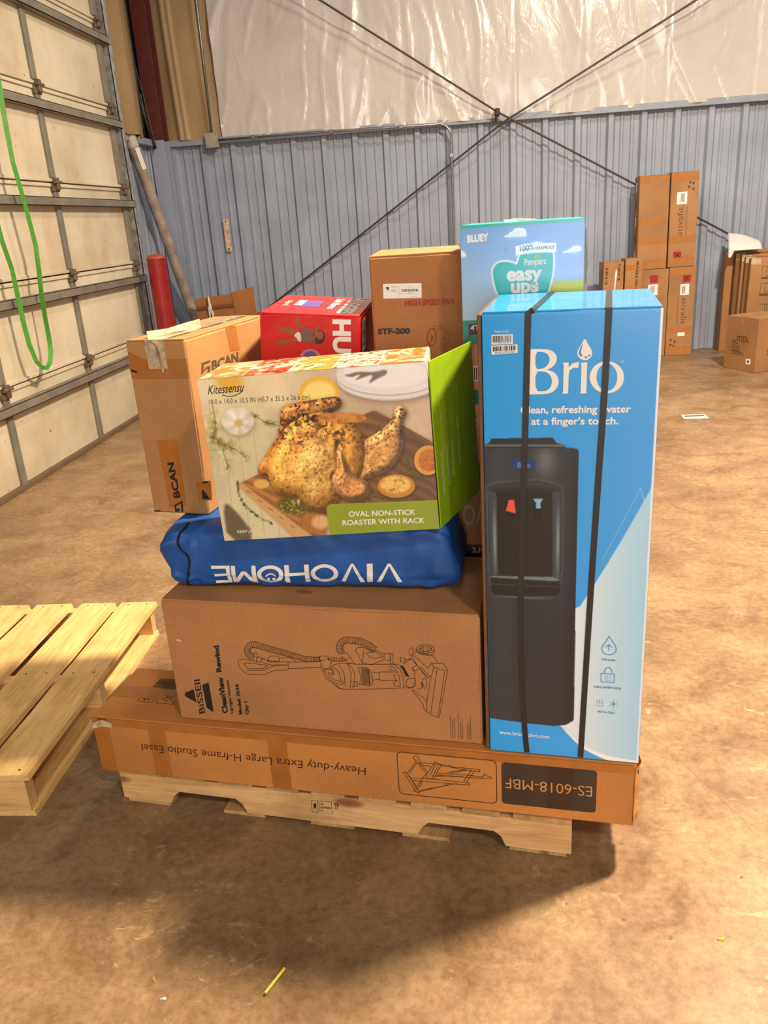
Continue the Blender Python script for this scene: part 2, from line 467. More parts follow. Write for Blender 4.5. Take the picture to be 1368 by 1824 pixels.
# crack in the slab and dark drips, small marks on the floor
crk = []
rn = random.Random(3); cp = [(.500, 2.10), (.518, 2.05), (.557, 1.983), (.575, 1.93), (.593, 1.885), (.612, 1.84), (.627, 1.795), (.645, 1.75), (.664, 1.71), (.668, 1.68), (.682, 1.65)]
for (x, y) in cp: crk.append((x+rn.uniform(-.004, .004), y+rn.uniform(-.004, .004)))
strokes([crk], .0013, lambda p, o=0: (p[0], p[1], .0006), 'crack', M('crack_dark', (158, 116, 76), .9), fl)
for i, (x, y, r) in enumerate([(.345, 1.62, .006), (.63, 1.30, .005), (.31, 1.39, .005), (.19, 1.43, .004), (.40, 1.345, .0055), (.60, 1.52, .004)]):
    P = [(x+r*(1+.25*math.sin(k*1.3+i))*math.cos(k*math.pi/6), y+r*.8*(1+.2*math.cos(k*1.1+i))*math.sin(k*math.pi/6)) for k in range(12)]
    polys([P], lambda p, o=0: (p[0], p[1], .0005), 'stain', M('stain_dark', (112, 86, 72), .8), fl, 1)

m_blue = M('grey_blue_steel_paint', (146, 154, 172), .42, var=.05, nscale=2.2, spec=.45)
m_bluet = M('grey_blue_trim_paint', (140, 148, 164), .45, var=.04)
def rib_profile(x0, x1, pitch=.3165, ph=.0):
    # (x, depth towards the room) of one ribbed sheet
    pts = [(x0, 0.0)]
    k = math.floor((x0-ph)/pitch)-1
    while True:
        c = ph+k*pitch
        if c > x1+pitch: break
        for dx, dp in ((-.044, 0), (-.024, .036), (.024, .036), (.044, 0), (.088, 0), (.098, .011), (.118, .011), (.128, 0), (.186, 0), (.196, .011), (.216, .011), (.226, 0)):
            if x0 < c+dx < x1: pts.append((c+dx, dp))
        k += 1
    pts.append((x1, 0.0))
    return sorted(pts)
def rib_sheet(x0, x1, z0, z1, place, name, parent, ph=.0):
    pr = rib_profile(x0, x1, ph=ph); b = MB(); n = len(pr)
    vs = [place(x, dp, z) for z in (z0, z1) for x, dp in pr]
    vs += [place(x, dp-.004, z) for z in (z0, z1) for x, dp in pr]
    fs = []
    for i in range(n-1):
        fs.append((i, i+1, n+i+1, n+i)); fs.append((2*n+i, 3*n+i, 3*n+i+1, 2*n+i+1))
    fs += [(0, n, 3*n, 2*n), (n-1, 3*n-1, 4*n-1, 2*n-1)]
    b.add(vs, fs).build(name, m_blue, parent)
wb = empty('wall_back', (0, YW, 0)); tag(wb, kind='structure')
x = -3.13
while x < 4.9:
    rib_sheet(x, x+.9495, 0, ZT, lambda X, dp, z: (X, -dp, z), 'wall_panel', wb, ph=-.448)
    x += .9495
# screws along the top of the sheets
scr = MB().tube([(0, -.002, 0), (0, -.006, 0)], .006, 6).mesh('screw')
for k in range(18):
    link('screw', scr, M('steel_grey', (120, 120, 126), .4, .6), wb).location = (-2.55+k*.3165+.16, 0, ZT-.10)
MB().box(-3.3, 5.2, .012, .03, 0, 4.9).build('backing', M('backing_dark', (92, 84, 76), .8), wb)
# baked-on rust strip on the wall
MB().bbox(-2.545, -2.485, -.040, -.034, 1.27, 1.60, .002).build('steel_plate', M('pale_rust_plate', (192, 170, 140), .6, var=.2, nscale=20), wb)
for z in (1.30, 1.575): MB().tube([(-2.515, -.036, z), (-2.515, -.0425, z)], .008, 8).build('plate_hole', M('near_black', (22, 20, 20), .6), wb)

def m_vinyl():
    m, nt, b = new_mat('white_vinyl_facing')
    n = tex_noise(nt, coords(nt), 1.5, 3)
    nt.links.new(ramp(nt, n, [(.3, (192, 184, 178)), (.7, (204, 196, 190))]), b.inputs['Base Color'])
    b.inputs['Roughness'].default_value = .24; b.inputs['Coat Weight'].default_value = .6; b.inputs['Coat Roughness'].default_value = .10
    bump(nt, b, tex_noise(nt, coords(nt, (1, 1, .55)), 7, 4, .55, 1.4), .22, .03)
    return m
def ridge(v):
    return 1-abs(2*v)   # v in about -.5...5
def vinyl_depth(x, z):
    h = z-ZT
    wx = x+.35*h*math.sin(x*.9+.6)+.12*noise.noise(Vector((x*.8, h*1.5, 3)))
    a = noise.noise(Vector((wx*1.35, h*.42, 1.7)))
    b = noise.noise(Vector((wx*3.6+.4*h, h*.9, 9.1)))
    c = noise.noise(Vector((wx*9, h*3.2, 4.4)))
    d = .034*max(0, 1-abs(3.0*a))**2.4 + .016*max(0, 1-abs(4.2*b))**2.5*max(0, min(1, .6+1.6*noise.noise(Vector((x*.9, h*1.1, 7))))) + .004*c
    # gathered lower hem
    g = math.exp(-max(0, h)/.10)
    d += g*(.022*abs(noise.noise(Vector((x*7, 0, 2.2))))+.012*noise.noise(Vector((x*15, h*5, 6))))
    # stitched seams between the rolls
    for sx in (-.55, .52, 1.18, 1.95, 2.75):
        d -= .012*math.exp(-((x-sx)/.012)**2)
    d += .06*math.sin(min(1, max(0, h/1.6))*math.pi)*.6
    return d
NX, NZ = 330, 110
b = MB(); x0, x1, z0, z1 = -2.43, 4.9, ZT-.005, 4.85
for j in range(NZ+1):
    for i in range(NX+1):
        t = j/NZ; X = x0+(x1-x0)*i/NX; Zv = z0+(z1-z0)*t**1.25
        if i == 0: X += .02*noise.noise(Vector((0, 0, Zv*3)))
        b.v.append((X, -.066-.72*vinyl_depth(X, Zv), Zv))
for j in range(NZ):
    for i in range(NX):
        o = j*(NX+1)+i; b.f.append((o, o+1, o+NX+2, o+NX+1))
vi = b.build('insulation_facing', m_vinyl(), wb, smooth=True)
# bare tan insulation left of the facing
def m_tan():
    m, nt, b = new_mat('tan_insulation_paper')
    v = coords(nt)
    n = tex_noise(nt, coords(nt, (1, 1, .4)), 2.0, 5, .6)
    col = ramp(nt, n, [(.3, (134, 106, 74)), (.55, (158, 130, 94)), (.75, (174, 146, 108))])
    hs = tex_noise(nt, v, 3.1, 4, .7)
    col = mixc(nt, col, (58, 40, 26), ramp(nt, hs, [(.69, (0, 0, 0)), (.73, (220, 220, 220))]))
    nt.links.new(col, b.inputs['Base Color']); b.inputs['Roughness'].default_value = .55
    bump(nt, b, n, .3, .02)
    return m
mtan = m_tan()
def tan_sheet(u0, u1, place, name, parent, folds, ctr):
    b = MB(); nx, nz = 46, 50
    for j in range(nz+1):
        for i in range(nx+1):
            u = u0+(u1-u0)*i/nx; z = ZT+.02+(4.85-ZT)*j/nz
            d = .03*math.sin(math.pi*i/nx)+.010*noise.noise(Vector((u*3, z*.8, ctr)))
            for fu, fd, fw in folds:
                d += fd*math.exp(-((u-fu-.03*math.sin(z*1.3))/fw)**2)
            b.v.append(place(u, d, z))
    for j in range(nz):
        for i in range(nx):
            o = j*(nx+1)+i; b.f.append((o, o+1, o+nx+2, o+nx+1))
    return b.build(name, mtan, parent, smooth=True)
tan_sheet(-3.05, -2.40, lambda u, d, z: (u, -.045-d, z), 'tan_insulation', wb, [(-2.86, .03, .03), (-2.80, .02, .02), (-2.55, .015, .03)], 1)
t1 = MB().bbox(-3.0, 5.0, YW-.075, YW-.032, ZT-.035, ZT+.025, .004).build('trim_1', m_bluet); tag(t1, kind='structure')

# left wall past the door
wl = empty('wall_left', (XL, 0, 0)); tag(wl, kind='structure')
rib_sheet(7.10, 8.05, 0, ZT, lambda X, dp, z: (dp, X, z), 'wall_panel', wl, ph=.12)
rib_sheet(8.05, 8.87, 0, ZT, lambda X, dp, z: (dp, X, z), 'wall_panel', wl, ph=.12)
tan_sheet(7.05, 8.42, lambda u, d, z: (.05+d*1.6, u, z), 'tan_insulation', wl, [(8.05, .05, .10), (8.25, .03, .03), (7.8, .02, .03)], 5)
MB().box(-.03, -.012, 2.6, 9.0, 0, 4.9).build('backing', M('backing_dark'), wl)
t2 = MB().bbox(XL+.03, XL+.085, 7.10, 8.62, ZT-.035, ZT+.025, .004).build('trim_2', m_bluet); tag(t2, kind='structure')

# corner column: oxide red above the wainscot, blue grey below
co = empty('steel_column', (-3.06, 8.69, 0)); tag(co, 'dark red steel corner column, painted blue-grey below the wainscot', 'column')
for nm, z0, z1, mt in (('lower_shaft', 0, 2.38, M('grey_blue_steel_paint')), ('upper_shaft', 2.38, 4.85, M('oxide_red_paint', (84, 32, 24), .5, var=.1))):
    b = MB(); b.bbox(-.075, .075, -.085, -.072, z0, z1, .002); b.bbox(-.075, .075, .072, .085, z0, z1, .002); b.bbox(-.006, .006, -.072, .072, z0, z1, .001)
    b.build(nm, mt, co)
for i, (a, c) in enumerate([((-3.14, 8.50, 3.10), (-3.05, 8.56, 2.30)), ((-3.15, 8.42, 2.95), (-3.07, 8.57, 2.30)), ((-3.13, 8.52, 2.80), (-3.09, 8.58, 2.30))]):
    k = MB().tube([Vector(a).lerp(Vector(c), t)+Vector((0, .02*math.sin(t*5+i), 0)) for t in (0, .25, .5, .75, 1)], .008, 6).build('black_cable', M('black_rubber', (20, 19, 18), .5))
    tag(k, ('topmost', 'longest slanting', 'lowest')[i]+' of the thin black cables in the dark corner by the red column', 'cable', 'cables in the corner')

# ------------------------------------------------------------------ sectional overhead door
def m_door():
    m, nt, b = new_mat('cream_door_skin')
    v = coords(nt, jitter=True)
    n = tex_noise(nt, v, 1.3, 5, .6)
    col = ramp(nt, n, [(.3, (180, 164, 136)), (.55, (206, 192, 168)), (.75, (218, 206, 186))])
    rs = tex_noise(nt, coords(nt, (1, 1.2, .5), jitter=True), 2.6, 6, .7, .5)
    col = mixc(nt, col, (170, 126, 86), ramp(nt, rs, [(.50, (0, 0, 0)), (.74, (150, 150, 150))]))
    sp = tex_noise(nt, v, 24, 2, .4)
    col = mixc(nt, col, (80, 58, 40), ramp(nt, sp, [(.74, (0, 0, 0)), (.78, (200, 200, 200))]))
    nt.links.new(col, b.inputs['Base Color']); b.inputs['Roughness'].default_value = .5
    bump(nt, b, tex_noise(nt, v, 3, 3), .25, .01)
    return m
m_skin = m_door()
m_stile = M('grey_green_steel', (118, 112, 98), .5, var=.10, nscale=6)
m_galv = M('galvanised_steel', (168, 168, 164), .35, .55, var=.18, nscale=18)
m_rust = M('rusty_hinge', (104, 84, 64), .6, .2, var=.2, nscale=30)
dr = empty('door_1', (XD, 0, 0)); tag(dr, kind='structure')
JZ = [0.0, .645, 1.262, 1.875, 2.49, 3.105, 3.72]
SY = [4.66, 5.83, 7.03]
secs = []
for k in range(6):
    z0, z1 = JZ[k], JZ[k+1]
    s = MB()
    s.bbox(-.045, 0, 3.3, 7.09, z0+.004, z1-.004, .003)
    s.bbox(0, .012, 3.3, 7.09, z1-.028, z1-.005, .002); s.bbox(0, .012, 3.3, 7.09, z0+.005, z0+.028, .002)
    so = s.build('door_section', m_skin, dr)
    for y in [3.5]+SY:
        wd = .030 if y < 7 else .042
        st = MB().bbox(0, .022, y-wd, y+wd, z0+.03, z1-.03, .003)
        so2 = st.build('stile', m_stile, so)
        if y > 4:
            hb = MB(); hb.bbox(0, .03, y-.045, y+.045, z1-.06, z1-.004, .004); hb.bbox(.02, .05, y-.02, y+.02, z1-.05, z1+.03, .004); hb.tube([(.045, y-.05, z1), (.045, y+.05, z1)], .011, 8)
            hb.build('hinge', m_rust, so)
    if k < 5:
        zs = z1-.098
        u = MB(); u.bbox(.0, .062, 3.3, 7.14, zs-.006, zs, .001); u.bbox(.0, .062, 3.3, 7.14, zs-.058, zs-.052, .001); u.bbox(.056, .062, 3.3, 7.14, zs-.058, zs, .001)
        u.build('strut', m_stile, so)
MB().bbox(-.05, .03, 3.3, 7.09, 0, .035, .004).build('bottom_seal', M('brown_rubber', (104, 82, 62), .7), dr)
tr = MB(); tr.bbox(-.02, .05, 7.125, 7.132, 0, 4.4, .001); tr.bbox(-.02, -.012, 7.125, 7.185, 0, 4.4, .001); tr.bbox(.042, .05, 7.125, 7.185, 0, 4.4, .001); tr.bbox(.042, .05, 7.178, 7.20, 0, 4.4, .001)
tr.build('track', m_galv, dr)
for z in (.5, 1.4, 2.2, 3.0): MB().bbox(-.2, .0, 7.135, 7.175, z, z+.05, .004).build('track_bracket', m_galv, dr)
MB().bbox(-.3, -.03, 7.09, 7.20, 0, 4.85, .005).build('jamb', M('grey_blue_steel_paint'), dr)

# green strap hanging from the door
sp = [(4.70, 3.40), (4.715, 2.6), (4.74, 1.9), (4.793, 1.507), (4.851, 1.343), (4.868, 1.15), (4.875, 1.004), (4.880, .88), (4.905, .775), (4.945, .728), (5.00, .715), (5.065, .745), (5.115, .80), (5.142, .87), (5.150, 1.0), (5.151, 1.149), (5.163, 1.30), (5.173, 1.462), (5.14, 1.72), (5.107, 1.955), (5.13, 2.18), (5.162, 2.392), (5.18, 2.8), (5.19, 3.40)]
P = [(-2.745+.012*math.sin(i*.8), y, z) for i, (y, z) in enumerate(sp)]
N = []
for i in range(len(sp)):
    a = {13: 1.1, 14: 1.45, 15: 1.5, 16: 1.1, 12: .7}.get(i, .35+.2*math.sin(i*1.3))
    N.append((math.cos(a)*.8, -math.sin(a)-.25, .12))
st = MB().ribbon(P, N, .030, .002).build('green_strap', M('green_webbing', (62, 136, 40), .6, var=.08, nscale=60), smooth=False)
tag(st, 'bright green webbing strap hanging in a loop against the overhead door', 'strap')

# ------------------------------------------------------------------ conduit, brace rods, tube, bollard
m_emt = M('conduit_steel', (140, 138, 136), .32, .75, var=.1, nscale=30)
cd = empty('electrical_conduit', (-2.5, 8.75, 2.36)); tag(cd, 'thin steel conduit running along the wall trim and bending down', 'conduit')
def cpt(x, y, z): return (x+2.5, y-8.75, z-2.36)
pth = [(-2.462, 8.745, 2.352), (-1.5, 8.745, 2.352), (-.23, 8.745, 2.340)]
for k in range(7):
    a = k/6*math.pi/2; pth.append((-.23+.12*math.sin(a), 8.745, 2.22+.12*math.cos(a)))
pth += [(-.112, 8.745, 1.2), (-.112, 8.745, .05)]
MB().tube([cpt(*p) for p in pth], .0125, 10).build('pipe', m_emt, cd, smooth=True)
MB().tube([cpt(-2.535, 8.79, 2.42), cpt(-2.53, 8.79, 3.2), cpt(-2.53, 8.79, 4.8)], .0125, 10).build('riser', m_emt, cd, smooth=True)
for x, z in ((-2.1, 2.352), (-1.3, 2.350), (-.6, 2.342)): MB().bbox(*(lambda q: (q[0]-.02, q[0]+.02, q[1]-.017, q[1]+.02, q[2]-.017, q[2]+.017))(cpt(x, 8.745, z)), .003).build('pipe_clip', m_emt, cd)
MB().bbox(*(lambda q: (q[0]-.017, q[0]+.017, q[1]-.017, q[1]+.02, q[2]-.02, q[2]+.02))(cpt(-.112, 8.745, 2.05)), .003).build('pipe_clip', m_emt, cd)
jb = empty('junction_box', (-2.53, 8.79, 2.355)); tag(jb, 'square grey electrical junction box at the top of the wainscot', 'electrical box')
MB().bbox(-.062, .062, -.05, .0, -.065, .065, .004).build('box_body', M('box_grey', (158, 152, 138), .5, .1), jb)
MB().bbox(-.066, .066, -.055, -.05, -.069, .069, .002).build('cover_plate', M('box_grey'), jb)
for sx in (-.05, .05): MB().tube([(sx, -.055, sx), (sx, -.058, sx)], .006, 8).build('cover_screw', m_emt, jb)

rd = MB().tube([(-2.75, 8.56, 4.36), (-1.284, 8.56, 3.445), (.341, 8.70, 2.405), (1.711, 8.775, 1.653), (2.64, 8.775, 1.133), (3.4, 8.80, .70)], .0095, 8).build('brace_rod', M('dark_steel_rod', (74, 66, 62), .45, .5), smooth=True)
tag(rd, 'diagonal steel brace rod running down to the right across the wall', 'brace rod')
rd = MB().tube([(4.0, 8.54, 4.22), (2.118, 8.56, 3.163), (.418, 8.725, 2.318), (-1.699, 8.79, .957), (-2.9, 8.79, .18)], .0095, 8).build('brace_rod', M('dark_steel_rod'), smooth=True)
tag(rd, 'diagonal steel brace rod running down to the left across the wall', 'brace rod')
ck = empty('cable_clip', (.345, 8.70, 2.40)); tag(ck, 'small black clip hanging on the trim near the crossing of the rods', 'clip')
MB().bbox(-.022, .022, -.05, .12, -.03, .03, .005).build('clip_body', M('black_rubber'), ck)
MB().tube([(-.01, -.03, .03), (-.015, -.04, -.09)], .01, 8).build('clip_tail', M('black_rubber'), ck)

tb = empty('leaning_tube', (-2.80, 8.62, .02)); tag(tb, 'long grey cardboard tube leaning in the corner behind the red bollard', 'tube')
a = Vector((0, 0, .045)); c = Vector((-.305, -.62, 2.39))
def ring_tube(p0, p1, r0, r1):
    t = (p1-p0).normalized(); s = t.orthogonal().normalized(); q = t.cross(s); b = MB(); n = 24
    for p, r in ((p0, r0), (p1, r0), (p1, r1), (p0, r1)):
        b.v += [tuple(p+(s*math.cos(2*math.pi*k/n)+q*math.sin(2*math.pi*k/n))*r) for k in range(n)]
    for i in range(4):
        for k in range(n):
            j = (i+1) % 4; b.f.append((i*n+k, i*n+(k+1) % n, j*n+(k+1) % n, j*n+k))
    return b
ring_tube(a, c, .052, .046).build('tube_wall', M('grey_paper_tube', (150, 138, 124), .6, var=.16, nscale=8, bmp=.2), tb, smooth=False)
ring_tube(a.lerp(c, .945), c+(c-a)*.006, .0545, .050).build('end_wrap', M('clear_film', (196, 188, 172), .25, var=.1), tb)
dd = (c-a).normalized()
P = [a.lerp(c, t)+Vector((.042, -.036, 0)) for t in (.86, .94)]
MB().ribbon(P, (.7, -.7, .2), .045, .001).build('shipping_label', M('label_white', (226, 222, 216), .5, var=.02), tb)

bo = empty('bollard', (-2.605, 6.9, 0)); tag(bo, 'red painted steel bollard in front of the overhead door track', 'bollard')
m_red = M('red_safety_paint', (132, 16, 18), .42, var=.12, nscale=5)
MB().tube([(0, 0, 0), (0, 0, 1.30)], .080, 28).build('post', m_red, bo, smooth=False)
MB().tube([(0, 0, 1.30), (0, 0, 1.315), (0, 0, 1.328), (0, 0, 1.335)], [.080, .074, .055, .02], 28).build('cap', M('faded_red_cap', (150, 60, 44), .6, var=.1), bo)
MB().tube([(0, 0, 0), (0, 0, .03)], .10, 28).build('base_collar', M('base_concrete', (150, 130, 108), .9), bo)

# ================================================================== MEASURES: box poses (metres) and print layouts (millimetres on a face)
# name: origin(front-left-bottom), (yaw,pitch,roll), (w,d,h)
POSE={
'easel':((-1.027,1.7328,.1163),(-.1333,0,0),(1.3954,.2488,.1736)),
'bissell':((-.7734,1.7232,.2909),(-.1357,0,0),(.7913,.33,.3471)),
'brio':((.0278,1.5997,.2909),(-.1388,0,0),(.3362,.3429,1.0128)),
'roaster':((-.570,1.668,.8106),(.005,-.007,-.034),(.50,.21,.3745)),
'bcan':((-.831,1.909,.80),(-.188,0,0),(.163,.462,.447)),
'fan':((-.253,2.09,.862),(.03,0,0),(.235,.41,.538)),
'pampers':((-.011,1.985,1.186),(-.1,0,0),(.283,.25,.274)),
}
POSE['huggies']=((-.560,2.075,.884),(-.03,.05,.085),(.26,.30,.40))
POSE['fan']=((-.241,2.09,.862),(.03,0,0),(.235,.41,.538))
POSE['stringer']=((-.9887,1.7465,.016),(-.1498,0,0),(1.219,.038,.0843))
POSE['ft']=((2.365,7.744,0),(-1.118,0,0),(.386,.40,.476))
POSE['bag']=((-.772,1.80,.6385),(-.07,0,0),(.735,.28,.18))
